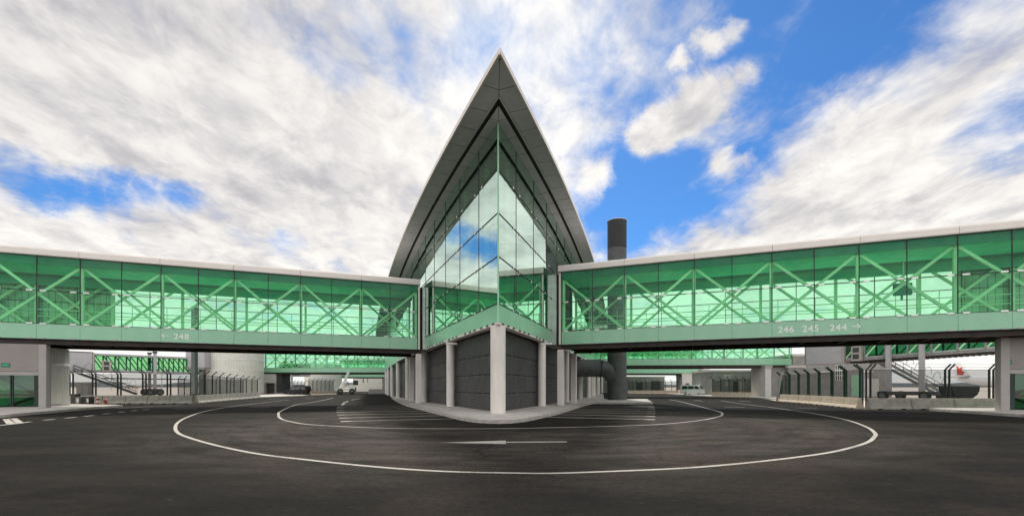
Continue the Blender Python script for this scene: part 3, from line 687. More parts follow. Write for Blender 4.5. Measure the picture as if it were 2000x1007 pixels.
        if face == 'back':
            MB().box(0.02, L - .02, Y(y - .02), Y(y + .015), 7.3, 7.36).build('rail_bar', 'brace_green', root)
            MB().box(0.02, L - .02, Y(y - .13), Y(y - .10), 9.2, 9.26).build('rail_bar', 'brace_green', root)
            thin = None
            for i in range(n):
                if thin is None: thin = MB().box(-.02, .02, Y(-.06), Y(-.025), z0, z1).build('glazing_bar', 'brace_green', root); c = thin
                else: c = dup(thin, root)
                c.location = ((i + .5) * pw, Y(y), 0)
    # closure towards the terminal
    MB().box(-.22, -.07, Y(-.06), Y(.14), 4.96, 10.62).build('end_post', 'cornice_white', root)
    MB().box(-.5, -.24, Y(.5), Y(wid - .3), 5.0, 10.6).build('gasket', 'soffit_black', root)
    MB().box(-ext, -.51, Y(.25), Y(wid - .3), 5.0, 10.6).build('portal_frame', 'steel_light', root)
    if pier:
        MB().box(-.36, .10, Y(-.03), Y(.5), .14, 4.56).build('pier', 'column_concrete', root, bevel=.02)
        MB().box(-.36, .10, Y(wid - .5), Y(wid), .14, 4.56).build('pier', 'column_concrete', root, bevel=.02)
    if sign:
        for kind, x, z, size in sign:
            if kind in ('<', '>'):
                mb = MB(); dirx = 1 if kind == '>' else -1
                if sg < 0: dirx = -dirx
                q = size * .5; yy = Y(-.036)
                o_ = MB()
                o_.box(-q, q, yy - .004, yy + .004, -.028, .028)
                o = o_.build('sign_arrow', 'letter_white', root)
                o.location = (x, 0, z)
                for sz in (1, -1):
                    h = MB().bar((dirx * q, Y(-.040), 0.0), (dirx * (q - size * .38), Y(-.040), sz * size * .36), .01, .055).build('arrow_head', 'letter_white', o)
            else:
                cu = bpy.data.curves.new('sign_number', 'FONT'); cu.body = kind; cu.size = size * 1.38; cu.offset = .011; cu.align_x = 'CENTER'; cu.extrude = .004; cu.space_character = 1.12
                tmp = bpy.data.objects.new('tmp', cu); COL.objects.link(tmp)
                dg = bpy.context.evaluated_depsgraph_get(); me = bpy.data.meshes.new_from_object(tmp.evaluated_get(dg)); COL.objects.unlink(tmp); bpy.data.objects.remove(tmp)
                me.materials.clear(); me.materials.append(MATS['letter_white'])
                o = bpy.data.objects.new('sign_number', me); COL.objects.link(o); o.parent = root
                o.rotation_euler = (R(90), 0, 0 if sg > 0 else R(180)); o.location = (x, Y(-.036), z - size * .5)
    return root
def end_wall(root, x0, x1, sg):
    mb = MB(); k = x0; yy = 5.06 * sg
    while k < x1:
        mb.box(k, min(k + .36, x1), yy, yy + .16 * sg, 4.96, 10.6); k += .4
    mb.box(x0, x1, yy + .161 * sg, yy + .26 * sg, 4.96, 10.6)
    mb.build('end_wall', 'drum_ribbed', root)
def along(ax, ay, dx, dy, px):
    r = (px - CX) / F; return (r * ay - ax) / (dx - r * dy)
LA = (-8.47, 39.85, -.938, -.347); RA = (3.94, 35.3, .934, -.358)
xl = lambda px: along(*LA, px)
xr = lambda px: along(*RA, px)
bl = bridge('nearest long green glazed bridge on the left, marked 248 with an arrow', *LA, 14, 2.367, -1,
       sign=[('<', xl(323), 5.42, .43), ('248', xl(354.5), 5.42, .43)])
br_ = bridge('nearest long green glazed bridge on the right, marked 246 245 244 with an arrow', *RA, 13, 2.43, 1,
       sign=[('246', xr(1535), 5.44, .42), ('245', xr(1583), 5.44, .42), ('244', xr(1637), 5.44, .42), ('>', xr(1671.5), 5.46, .43)])
end_wall(bl, xl(150), 33.1, -1); end_wall(br_, xr(1968), 31.5, 1)
bridge('second green glazed bridge on the left, seen below the one marked 248', -28.4, 102.4, -1, 0.0, 13, 2.37, -1, detail=False, pier=False)
bridge('third and farthest green glazed bridge on the left, beyond the white crane', -39.8, 152, -1, 0.0, 8, 2.37, -1, detail=False, pier=False)
bridge('second green glazed bridge on the right, just behind the dark chimney', 12.7, 69.4, 1.0, -.045, 12, 2.5, 1, detail=False)
bridge('third and farthest green glazed bridge on the right, above the white van', 22.4, 110, 1.0, -.03, 10, 2.45, 1, detail=False)

# screen hanging in the right bridge
p = Vector((RA[0], RA[1], 0)) + Vector((RA[2], RA[3], 0)) * xr(1800) + Vector((.358, .934, 0)) * 2.4
sc = thing('hanging_screen', 'dark tilted screen hanging inside the right bridge above the handrail', 'screen', (p.x, p.y, 8.0), math.atan2(RA[3], RA[2]))
MB().box(-.55, .45, -.10, .10, -.35, .45).build('case', 'ceiling_strip', sc, bevel=.03); MB().box(-.03, .03, -.03, .03, .45, 1.93).build('hanger', 'brace_green', sc); MB().box(-.14, -.04, -.05, .05, -.7, -.35).build('drop_pole', 'ceiling_strip', sc)

# ------------------------------------------------------------------ stair cores under the bridge ends, ribbed drums
def core_block(label, org, dx, dy, sg, x0, x1, y0, y1, doors, sign_x):
    root = thing('stair_core', label, 'building', (*org, 0), math.atan2(dy, dx), 'stair cores under the near bridges'); Y = lambda y: y * sg
    # side wall nearest the road, frame posts, upper panels, lintel, glazed door
    MB().box(x0, x0 + .42, Y(y0 - .05), Y(y0 + .4), .14, 4.56).build('corner_post', 'frame_grey', root, bevel=.015)
    MB().box(x0 + .06, x0 + .36, Y(y0 + .41), Y(y0 + .62), .14, 4.55).build('wall', 'core_panel', root)
    x = x0 + .43; k = 0
    while x < x1 - .1:
        e = min(x + 3.05, x1); MB().box(x + .006, e - .006, Y(y0), Y(y0 + .3), 2.66, 4.56).build('wall', 'core_panel', root, bevel=.006); x = e
    MB().box(x0 + .43, x1, Y(y0 - .03), Y(y0 + .3), 2.40, 2.64).build('lintel', 'frame_grey', root)
    MB().box(x0 + .8, x1, Y(y0 + 1.15), Y(y0 + 1.3), .14, 4.5).build('rear_wall', 'spandrel_green', root)
    MB().box(x0 + .43, x1, Y(y0 - .02), Y(y0 + .3), .14, .22).build('door_sill', 'frame_grey', root)
    MB().box(x0 + .5, x1, Y(y0 + .31), Y(y0 + 1.14), .15, .30).build('stair_floor', 'girder_brown', root)
    MB().box(x0 + .43, x0 + .62, Y(y0 + .02), Y(y0 + .2), .23, 2.39).build('door_jamb', 'mullion_dark', root)
    for a, b in doors:
        d = MB().poly([(a, Y(y0 + .10), .24), (b, Y(y0 + .10), .24), (b, Y(y0 + .10), 2.39), (a, Y(y0 + .10), 2.39)]).build('glass_door', 'door_glass', root, fix=False)
        MB().box(b - .06, b, Y(y0 + .06), Y(y0 + .14), .23, 2.395).build('door_frame', 'mullion_dark', d)
        MB().box(a, a + .06, Y(y0 + .06), Y(y0 + .14), .23, 2.395).build('door_frame', 'mullion_dark', d)
    for a, b in (((x0 + .65, .95), (x0 + 2.9, 2.36)), ((x0 + .65, 1.05), (x0 + 3.5, 1.05)), ((x0 + .65, 1.0), (x0 + 2.4, .24))):
        MB().bar((a[0], Y(y0 + .6), a[1]), (b[0], Y(y0 + .6), b[1]), .12, .17).build('stair_brace', 'girder_brown', root)
    pl = MB().box(sign_x - .22, sign_x + .22, Y(y0 - .03), Y(y0 - .004), 2.95, 3.22).build('exit_sign', 'exit_green', root)
    MB().box(sign_x - .17, sign_x + .17, Y(y0 - .036), Y(y0 - .031), 3.05, 3.12).build('sign_band', 'ceiling_dim', pl)
    return root
def core_x(A_, back, px): return along(A_[0] + back[0], A_[1] + back[1], A_[2], A_[3], px)
LB = (-.347 * .12 * 1.0, .938 * .12); RB = (.358 * 1.45, .934 * 1.45)
xe = core_x(LA, LB, 91)
core_block('pale panelled stair core with dark green glass door under the left bridge end', LA[:2], LA[2], LA[3], -1, xe, xe + 9, .12, 4.7, [(xe + .64, xe + 1.85), (xe + 1.9, xe + 3.3), (xe + 3.35, xe + 5.5)], core_x(LA, LB, 11))
xe2 = core_x(RA, RB, 1954)
core_block('pale panelled stair core with green glass door under the right bridge end', RA[:2], RA[2], RA[3], 1, xe2, xe2 + 9, 1.45, 4.8, [(xe2 + .64, xe2 + 1.7), (xe2 + 1.75, xe2 + 4.6)], core_x(RA, RB, 1967))
def drum(label, x, y, r, h, bands, z0=.0, m='drum_ribbed'):
    root = thing('ribbed_drum', label, 'tower', (x, y, 0), 0, 'ribbed round towers')
    MB().lathe([(r, z0), (r, h)], n=216, rib=.035, ribs=3).build('wall', m, root)
    for z in bands: MB().lathe([(r + .05, z - .1), (r + .09, z - .09), (r + .09, z + .09), (r + .05, z + .1)], n=72).build('band', 'drum_band', root, smooth=True)
    MB().lathe([(r + .06, .02), (r + .06, .3)], n=72).build('plinth', 'kerb_concrete', root, smooth=True)
    return root
drum('ribbed pale round tower beside the left stair core, close to the road', -37.25, 33.75, 2.6, 4.55, [3.3])
drum('wide pale ribbed round tower behind the left receding fence', -59.2, 95.0, 5.5, 10.5, [5.0, 7.2])
drum('far ribbed round tower behind the dark car', -63.5, 150.0, 5.8, 9.0, [4.2])
drum('far ribbed round tower left of the hoarding, farthest on the left side', -52.5, 196.0, 7.0, 8.5, [4.0])
# end core of second left bridge
def small_core(label, x0, x1, y, top, depth=4.5, dark=True, door=None, name='bridge_end_core', group='end cores of the farther bridges'):
    root = thing(name, label, 'building', ((x0 + x1) / 2, y, 0), 0, group); w = (x1 - x0) / 2
    MB().box(-w, w, 0, depth, 2.5, top).build('upper_wall', 'wall_light', root)
    MB().box(-w, -w + .3, 0, depth, 0, 2.49).build('side_wall', 'frame_grey', root); MB().box(w - .3, w, 0, depth, 0, 2.49).build('side_wall', 'frame_grey', root)
    MB().box(-w + .31, w - .31, .5, .6, .1, 2.48).build('door', 'cabinet_dark', root)
    return root
small_core('pale end core with dark doorway under the second left bridge', at(513, 750, 102)[0], at(536, 750, 102)[0], 102.6, 4.9)
o = thing('dark_pillar', 'broad dark pillar right of the second left bridge core', 'pillar', (at(543, 760, 103)[0], 103, 0)); MB().box(-.85, .85, 0, 4, 0, 4.84).build('shaft', 'cladding_dark', o); MB().box(-.95, .95, -.1, 4.1, 0, .3).build('footing', 'wall_concrete', o)
o = thing('dark_mast', 'black slim corner mast at the outer end of the second left bridge', 'post', (at(513, 760, 102)[0], 102, 0)); MB().box(-.14, .14, -.14, .14, 0, 10.4).build('shaft', 'mullion_dark', o); MB().box(-.3, .3, -.3, .3, 0, .12).build('foot', 'wall_concrete', o)
# short glazed link between drum and second left bridge
lk = thing('glazed_link', 'short green glazed link joining the wide ribbed tower to the second left bridge', 'bridge', (at(494, 750, 102)[0], 102.3, 0))
MB().box(0, 2.1, .2, 4.5, 0.2, 5.8).build('base_wall', 'spandrel_green', lk); MB().poly([(0, .1, 5.85), (2.1, .1, 5.85), (2.1, .1, 10.3), (0, .1, 10.3)]).build('glass_pane', 'bridge_glass', lk, fix=False)
MB().bar((0.05, .4, 5.9), (2.05, .4, 8.1), .1, .14).build('diagonal_brace', 'jet_green', lk); MB().bar((0.05, .404, 8.1), (2.05, .404, 5.9), .1, .14).build('diagonal_brace', 'jet_green', lk)
MB().bar((0.05, .4, 8.2), (2.05, .4, 10.2), .1, .14).build('diagonal_brace', 'jet_green', lk); MB().bar((0.05, .404, 10.2), (2.05, .404, 8.2), .1, .14).build('diagonal_brace', 'jet_green', lk)
MB().box(0, 2.1, 0, 4.6, 10.31, 10.9).build('roof', 'cornice_white', lk)

# ------------------------------------------------------------------ dark chimney with its elbow pipe
ch = thing('chimney', 'tall dark round chimney with a fat elbow pipe behind the right bridge', 'chimney', (at(1205, 700, 50.6)[0], 50.6, 0))
MB().lathe([(1.06, .14), (1.06, 17.2)], n=48).build('shaft', 'stack_dark', ch, smooth=True)
MB().lathe([(1.07, 17.21), (1.07, 20.3), (1.0, 20.32), (1.0, 17.9)], n=48, a0=0, a1=2 * math.pi - .0005).build('cap', 'stack_black', ch, smooth=True)
for z in (4.9, 9.2, 13.4): MB().lathe([(1.065, z), (1.085, z + .02), (1.085, z + .08), (1.065, z + .1)], n=48).build('seam_ring', 'stack_dark', ch, smooth=True)
MB().lathe([(1.03, 20.31), (1.12, 20.31), (1.12, 20.37), (1.03, 20.37)], n=48).build('rim', 'steel_light', ch, smooth=True)
MB().tube([(-.2, 0, 2.6), (-1.0, 0, 3.5), (-1.9, 0, 3.72)], .98, 24).build('elbow', 'stack_dark', ch, smooth=True)
MB().tube([(-1.94, 0, 3.72), (-6.3, 0, 3.72)], .98, 24).build('pipe', 'stack_dark', ch, smooth=True)
MB().tube([(-1.90, 0, 3.72), (-2.0, 0, 3.72)], 1.03, 24).build('flange', 'stack_black', ch, smooth=True)

# ------------------------------------------------------------------ roadside barriers and fences
prof = [(-.30, 0), (.30, 0), (.30, .08), (.17, .28), (.10, .80), (-.10, .80), (-.17, .28), (-.30, .08)]
def barrier_row(pts, n, m, group, mk):
    """n equal barriers along the polyline pts"""
    pts = [Vector((p[0], p[1], 0)) for p in pts]; seg = [(b - a).length for a, b in zip(pts, pts[1:])]; tot = sum(seg); ln = tot / n
    def pos(u):
        for (a, b), s_ in zip(zip(pts, pts[1:]), seg):
            if u <= s_ + 1e-6: return a + (b - a) * (u / s_)
            u -= s_
        return pts[-1]
    for k in range(n):
        a, b = pos(k * ln), pos((k + 1) * ln); d = b - a; l = d.length
        o = thing('concrete_barrier', mk(k), 'barrier', ((a + b) / 2).to_tuple(), math.atan2(d.y, d.x) + random.uniform(-.006, .006), group)
        MB().extr(prof, -l / 2 + .02, l / 2 - .02).build('barrier_body', m, o, bevel=.018)
        for sx in (-.5, .5):
            MB().box(sx * l * .55 - .16, sx * l * .55 + .16, -.305, .305, -.002, .07).build('lifting_slot', 'soffit_black', o)
def G2(*p): return tuple(ground_at(*p)[:2])
barrier_row([G2(110, 788.6), G2(232, 788.2), G2(378, 788.0)], 6, 'barrier_grey', 'grey barriers along the left roadside', lambda k: f'grey concrete barrier, {ORD[k]} from the ribbed tower along the straight left row')
barrier_row([G2(382, 787.6), G2(440, 781.8), G2(506, 776.4)], 12, 'barrier_grey', 'grey barriers along the left roadside', lambda k: f'grey concrete barrier, {ORD[k]} beyond the grey mast in the receding left row')
barrier_row([G2(1524, 783.6), G2(1600, 789.6), G2(1680, 798.0)], 7, 'barrier_beige', 'beige barriers along the right roadside', lambda k: f'beige concrete barrier, {ORD[k]} from the far end of the receding right row')
barrier_row([G2(1694, 798.8), G2(1945, 799.2)], 3, 'barrier_grey', 'grey barriers before the right apron', lambda k: f'long grey concrete barrier, {ORD[k]} from the left before the right boarding tunnel')
barrier_row([G2(1391, 774.6), G2(1470, 776.2)], 6, 'barrier_beige', 'beige barriers beside the white van', lambda k: f'beige concrete barrier, {ORD[k]} to the right of the white van')
barrier_row([G2(1226, 768.4), G2(1322, 768.8)], 8, 'barrier_beige', 'pale barriers beyond the chimney', lambda k: f'pale far concrete barrier, {ORD[k]} from the chimney towards the white van')
barrier_row([G2(606, 771.6), G2(655, 770.0)], 7, 'barrier_beige', 'pale barriers between dark car and crane', lambda k: f'pale far concrete barrier, {ORD[k]} from the dark car towards the white crane')

def fence(label, pts, zt=2.85, lean=(0, 0), m='fence_black', double=False, group='wire fences round the apron'):
    root = thing('security_fence', label, 'fence', (pts[0][0], pts[0][1], 0), 0, group); o = Vector((pts[0][0], pts[0][1], 0)); P3 = [Vector((p[0], p[1], 0)) - o for p in pts]
    lx = Vector((lean[0], lean[1], 0)); r = .07
    for k, p in enumerate(P3):
        for off in ((0,) if not double else (-.16, .16)):
            d = (P3[min(k + 1, len(P3) - 1)] - P3[max(k - 1, 0)]).normalized() * off
            MB().tube([p + d, p + d + Vector((0, 0, zt)), p + d + Vector((0, 0, zt + .42)) + lx * .5], r, 8).build('post', m, root, smooth=True)
    for a, b in zip(P3, P3[1:]):
        w = (b - a).length; hh = zt - .05
        me = MB().poly([a + Vector((0, 0, .05)), b + Vector((0, 0, .05)), b + Vector((0, 0, zt)), a + Vector((0, 0, zt))])
        ob = me.build('mesh_panel', 'wire_mesh', root, fix=False)
        uv = ob.data.uv_layers.new(name='UVMap')
        for li, q in enumerate(((0, 0), (w, 0), (w, hh), (0, hh))): uv.data[li].uv = q
        MB().tube([a + Vector((0, 0, zt)), b + Vector((0, 0, zt))], .014, 5).build('top_wire', m, root)
        for e in (.2, .4):
            MB().tube([a + Vector((0, 0, zt + e)) + lx * e, b + Vector((0, 0, zt + e)) + lx * e], .008, 4).build('barbed_wire', m, root)
    return root
def FX(px, d): return ((px - CX) / F * d, d)
fence('black wire fence with bent post tops behind the straight left barrier row', [FX(p, 43.6) for p in (139.6, 184, 233, 282, 330, 376)], 2.85, (-.75, -.2), double=True)
fence('dark wire fence with bent post tops climbing the receding left barrier row', [FX(px, d) for px, d in ((384, 43.8), (400, 46.5), (414.6, 49.5), (429.5, 53), (443, 56.5), (457, 60.5), (470, 64.5), (481, 68.5), (492, 72.5), (503, 77))], 2.85, (1.0, .1), double=False)
fence('second thinner wire fence far out on the left apron', [FX(px, d) for px, d in ((348, 70), (360, 71), (386, 73), (422, 78), (450, 82), (475, 86))], 2.9, (.9, 0))
fence('green wire fence with bent post tops behind the receding right barriers', [FX(px, d) for px, d in ((1525, 50.2), (1542, 47.6), (1560, 45.2), (1579, 43), (1600, 40.6), (1625, 38), (1651, 35.6), (1682, 33.5))], 2.9, (-.95, .1), m='fence_green', double=True)
fence('black wire fence before the right apron, posts bent to the right', [FX(px, 33.7) for px in (1696, 1850, 1936)], 2.9, (.75, -.1), double=True)
fence('far wire fence in front of the low wall right of the chimney', [FX(px, 112) for px in (1228, 1236, 1244, 1252, 1262, 1274, 1286, 1300, 1312, 1325, 1338)], 3.0, (-.9, 0))
fence('far wire fence beyond the dark car under the second left bridge', [FX(px, 125) for px in (560, 567, 574, 581, 588, 596)], 3.0, (.9, 0))
fence('far wire fence between dark car and white crane', [FX(px, d) for px, d in ((603, 100), (611, 101), (619, 103), (627, 105), (635, 107), (643, 109), (651, 111))], 3.1, (.9, 0))
fence('wire fence in front of the grey hall beside the white van', [FX(px, 74) for px in (1392, 1408, 1424, 1440, 1455, 1470, 1482)], 2.9, (-.9, 0))

# leaning grey gate post at the end of the right fence
p = ground_at(1519, 783.5); o = thing('gate_post', 'leaning pale steel gate post at the far end of the right fence', 'post', p.to_tuple())
MB().tube([(-.1, 0, 0), (.42, 0, 3.0)], .10, 8).build('shaft', 'frame_grey', o, smooth=True); MB().box(.3, .56, -.13, .13, 2.95, 3.2).build('cap', 'frame_grey', o)
# grey mast by the left barriers
p = ground_at(380, 787.0); o = thing('steel_mast', 'broad grey steel mast standing at the bend of the left barriers', 'post', p.to_tuple())
MB().box(-.21, .21, -.21, .21, 0, 9.4).build('shaft', 'jet_frame', o, bevel=.03); MB().box(-.32, .32, -.3, .3, 0, .9).build('base_box', 'cabinet_dark', o, bevel=.04)

# ------------------------------------------------------------------ roadside boxes and bollards on the left pavement
def ground_thing(name, label, cat, px, py, group=None): return thing(name, label, cat, ground_at(px, py).to_tuple(), 0, group)
o = ground_thing('switch_cabinet', 'large grey switch cabinet behind the left barriers, in front of the stair', 'cabinet', 166, 785.5)
MB().box(-.62, .62, -.3, .3, .0, 1.95).build('cabinet_body', 'cabinet_grey', o, bevel=.02); MB().box(-.66, .66, -.34, .34, 1.951, 2.02).build('cabinet_lid', 'frame_grey', o); MB().box(-.012, .012, -.31, -.301, .1, 1.85).build('door_seam', 'soffit_black', o)
def small_box(label, px, py, w, h, m, plate):
    o = ground_thing('junction_box', label, 'box', px, py, 'small boxes on the left pavement'); MB().box(-w / 2, w / 2, -.25, .25, .1, .1 + h).build('box_body', m, o, bevel=.015); MB().box(-w / 2 - .03, w / 2 + .03, -.28, .28, 0, .1).build('plinth', 'kerb_concrete', o)
    if plate: MB().box(w / 2 - .22, w / 2 - .04, -.262, -.251, .25, .58).build('label_plate', 'clip_white', o)
small_box('tall narrow dark box nearest the ribbed tower', 148, 790, .42, .88, 'cabinet_dark', False)
small_box('low grey box with a white plate next to the tall dark box', 156, 790.6, .36, .62, 'cabinet_grey', True)
small_box('dark squat box with a white plate left of the striped bollard', 171.5, 790.4, .70, .66, 'cabinet_dark', True)
o = ground_thing('striped_bollard', 'red and white striped bollard beside the dark boxes', 'bollard', 191, 790.3)
for k, (z0, z1, m) in enumerate(((0, .2, 'red_paint'), (.2, .42, 'clip_white'), (.42, .60, 'red_paint'), (.60, .66, 'clip_white'))): MB().lathe([(.12, z0), (.12, z1 - .002)], n=16).build('stripe', m, o, smooth=True)
o = ground_thing('hydrant', 'small dark red hydrant at the tip of the left pavement', 'hydrant', 205.6, 791.6)
MB().lathe([(.13, 0), (.13, .06), (.085, .08), (.085, .38), (.11, .40), (.10, .50), (.03, .56)], n=16).build('barrel', 'red_paint', o, smooth=True); MB().tube([(-.16, 0, .33), (.16, 0, .33)], .045, 8).build('outlet', 'cabinet_dark', o, smooth=True)

# ------------------------------------------------------------------ vehicles
def wheel(parent, x, y, r, w):
    o = MB().lathe([(r * .55, -w / 2), (r * .93, -w / 2), (r, -w * .3), (r, w * .3), (r * .93, w / 2), (r * .55, w / 2)], n=24).build('wheel', 'rubber', parent, smooth=True)
    o.rotation_euler = (R(90), 0, 0); o.location = (x, y, r)
    MB().lathe([(r * .12, -w / 2 - .012), (r * .56, -w / 2 - .004), (r * .56, w / 2 + .004), (r * .12, w / 2 + .012)], n=16).build('rim', 'rim_grey', o, smooth=True)
    return o
def car(label, loc, rz, m, L, W, side, glass_side, wind, name='parked_car', cat='car', wr=.32, axles=(.82, -.95)):
    """side: outline (x forward, z) of the body; glass_side: list of window outlines; wind: windscreen edge ((x,z),(x,z))"""
    root = thing(name, label, cat, loc, rz)
    mb = MB(); n = len(side); i = 0
    inset = lambda z: W / 2 - max(0, (z - 1.0)) * .16
    mb.v = [(x, inset(z), z) for x, z in side] + [(x, -inset(z), z) for x, z in side]
    mb.f = [tuple(range(n)), tuple(range(2 * n - 1, n - 1, -1))] + [(k, (k + 1) % n, n + (k + 1) % n, n + k) for k in range(n)]
    mb.build('body', m, root, bevel=.05, smooth=True)
    for s in (-1, 1):
        for g in glass_side:
            MB().poly([(x, s * (inset(z) + .008), z) for x, z in g]).build('side_window', 'car_glass', root, fix=False)
        for ax in axles: wheel(root, ax * L / 4 * 1.25, s * (W / 2 - .11), wr, .21)
        MB().box(L / 2 - .16, L / 2 - .02, s * (W / 2 - .12), s * (W / 2 - .46), .62, .80).build('headlight', 'lamp_clear', root, bevel=.02)
        MB().box(-L / 2 + .0, -L / 2 + .1, s * (W / 2 - .08), s * (W / 2 - .24), .75, 1.15).build('tail_light', 'lamp_red', root)
        MB().box(wind[0][0] - .12, wind[0][0] + .08, s * (W / 2 + .02), s * (W / 2 + .2), 1.02, 1.18).build('mirror', m, root, bevel=.03)
    (xa, za), (xb, zb) = wind; nx = Vector((zb - za, 0, xa - xb)).normalized() * .012
    MB().poly([(xa + nx.x, inset(za) - .08, za + nx.z), (xb + nx.x, inset(zb) - .06, zb + nx.z), (xb + nx.x, -inset(zb) + .06, zb + nx.z), (xa + nx.x, -inset(za) + .08, za + nx.z)]).build('windscreen', 'car_glass', root, fix=False)
    MB().box(L / 2 - .12, L / 2 + .03, -W / 2 + .1, W / 2 - .1, .28, .52).build('bumper', 'rubber', root, bevel=.03)
    return root
mpv = [(-2.15, .30), (2.15, .28), (2.2, .62), (2.02, .86), (1.30, 1.02), (.62, 1.62), (.2, 1.76), (-1.9, 1.80), (-2.12, 1.55), (-2.2, .9)]
car('black people carrier parked nose left under the second left bridge', ground_at(581, 771.6).to_tuple(), R(176), 'car_black', 4.4, 1.8, mpv,
    [[(1.08, 1.08), (.52, 1.58), (-.1, 1.62), (-.1, 1.08)], [(-.18, 1.08), (-.18, 1.63), (-1.05, 1.66), (-1.05, 1.08)], [(-1.13, 1.08), (-1.13, 1.66), (-1.85, 1.66), (-1.98, 1.1)]], ((1.28, 1.05), (.64, 1.60)))
van = [(-2.4, .32), (2.35, .30), (2.42, .70), (2.3, .95), (1.62, 1.18), (.98, 1.80), (.6, 1.93), (-2.25, 1.97), (-2.4, 1.8)]
car('white van parked facing the camera below the third right bridge', ground_at(1357, 771.3).to_tuple(), R(-48), 'van_white', 4.8, 1.9, van,
    [[(1.42, 1.2), (.92, 1.72), (.35, 1.76), (.35, 1.2)], [(.22, 1.2), (.22, 1.76), (-.9, 1.79), (-.9, 1.2)], [(-1.0, 1.2), (-1.0, 1.79), (-2.15, 1.8), (-2.15, 1.2)]], ((1.60, 1.20), (1.0, 1.77)), name='parked_van', cat='van')
# mobile crane
cr_ = thing('mobile_crane', 'white mobile crane with raised boom on the road at the left', 'crane', ground_at(676, 768.6).to_tuple(), R(200))
MB().box(-1.9, 1.9, -1.05, 1.05, .75, 1.35).build('chassis', 'crane_white', cr_, bevel=.06)
for sx in (-1.25, 1.25):
    for sy in (-1.0, 1.0): wheel(cr_, sx, sy, .62, .42)
cb_ = MB().hexa([(.1, -1.0, 1.37), (1.5, -1.0, 1.37), (1.5, -.05, 1.37), (.1, -.05, 1.37), (.2, -.95, 2.5), (1.1, -.95, 2.5), (1.1, -.1, 2.5), (.2, -.1, 2.5)]).build('cab', 'crane_white', cr_, bevel=.05)
MB().poly([(.35, -1.005, 1.55), (1.25, -1.005, 1.55), (1.0, -.975, 2.35), (.4, -.975, 2.35)]).build('cab_window', 'car_glass', cb_, fix=False)
MB().box(-1.85, -.2, -.9, .9, 1.37, 2.0).build('engine_hood', 'crane_white', cr_, bevel=.08)
MB().bar((.9, .35, 1.5), (-.35, .35, 4.6), .42, .5).build('boom', 'crane_white', cr_, bevel=.03); MB().bar((-.36, .35, 4.62), (-.52, .35, 5.0), .5, .62).build('boom_head', 'crane_white', cr_, bevel=.04)
MB().tube([(-.9, .35, 1.5), (-.05, .35, 3.1)], .09, 8).build('lift_ram', 'steel_dark', cr_, smooth=True)
MB().box(-2.2, -1.9, -.9, .9, .6, 1.5).build('counterweight', 'steel_dark', cr_, bevel=.04)
MB().tube([(-1.6, -.2, 2.0), (-1.6, -.2, 3.4)], .06, 6).build('exhaust', 'steel_dark', cr_)
MB().box(-2.6, -1.5, -.5, .8, 2.01, 3.1).build('winch_frame', 'steel_dark', cr_, bevel=.04)

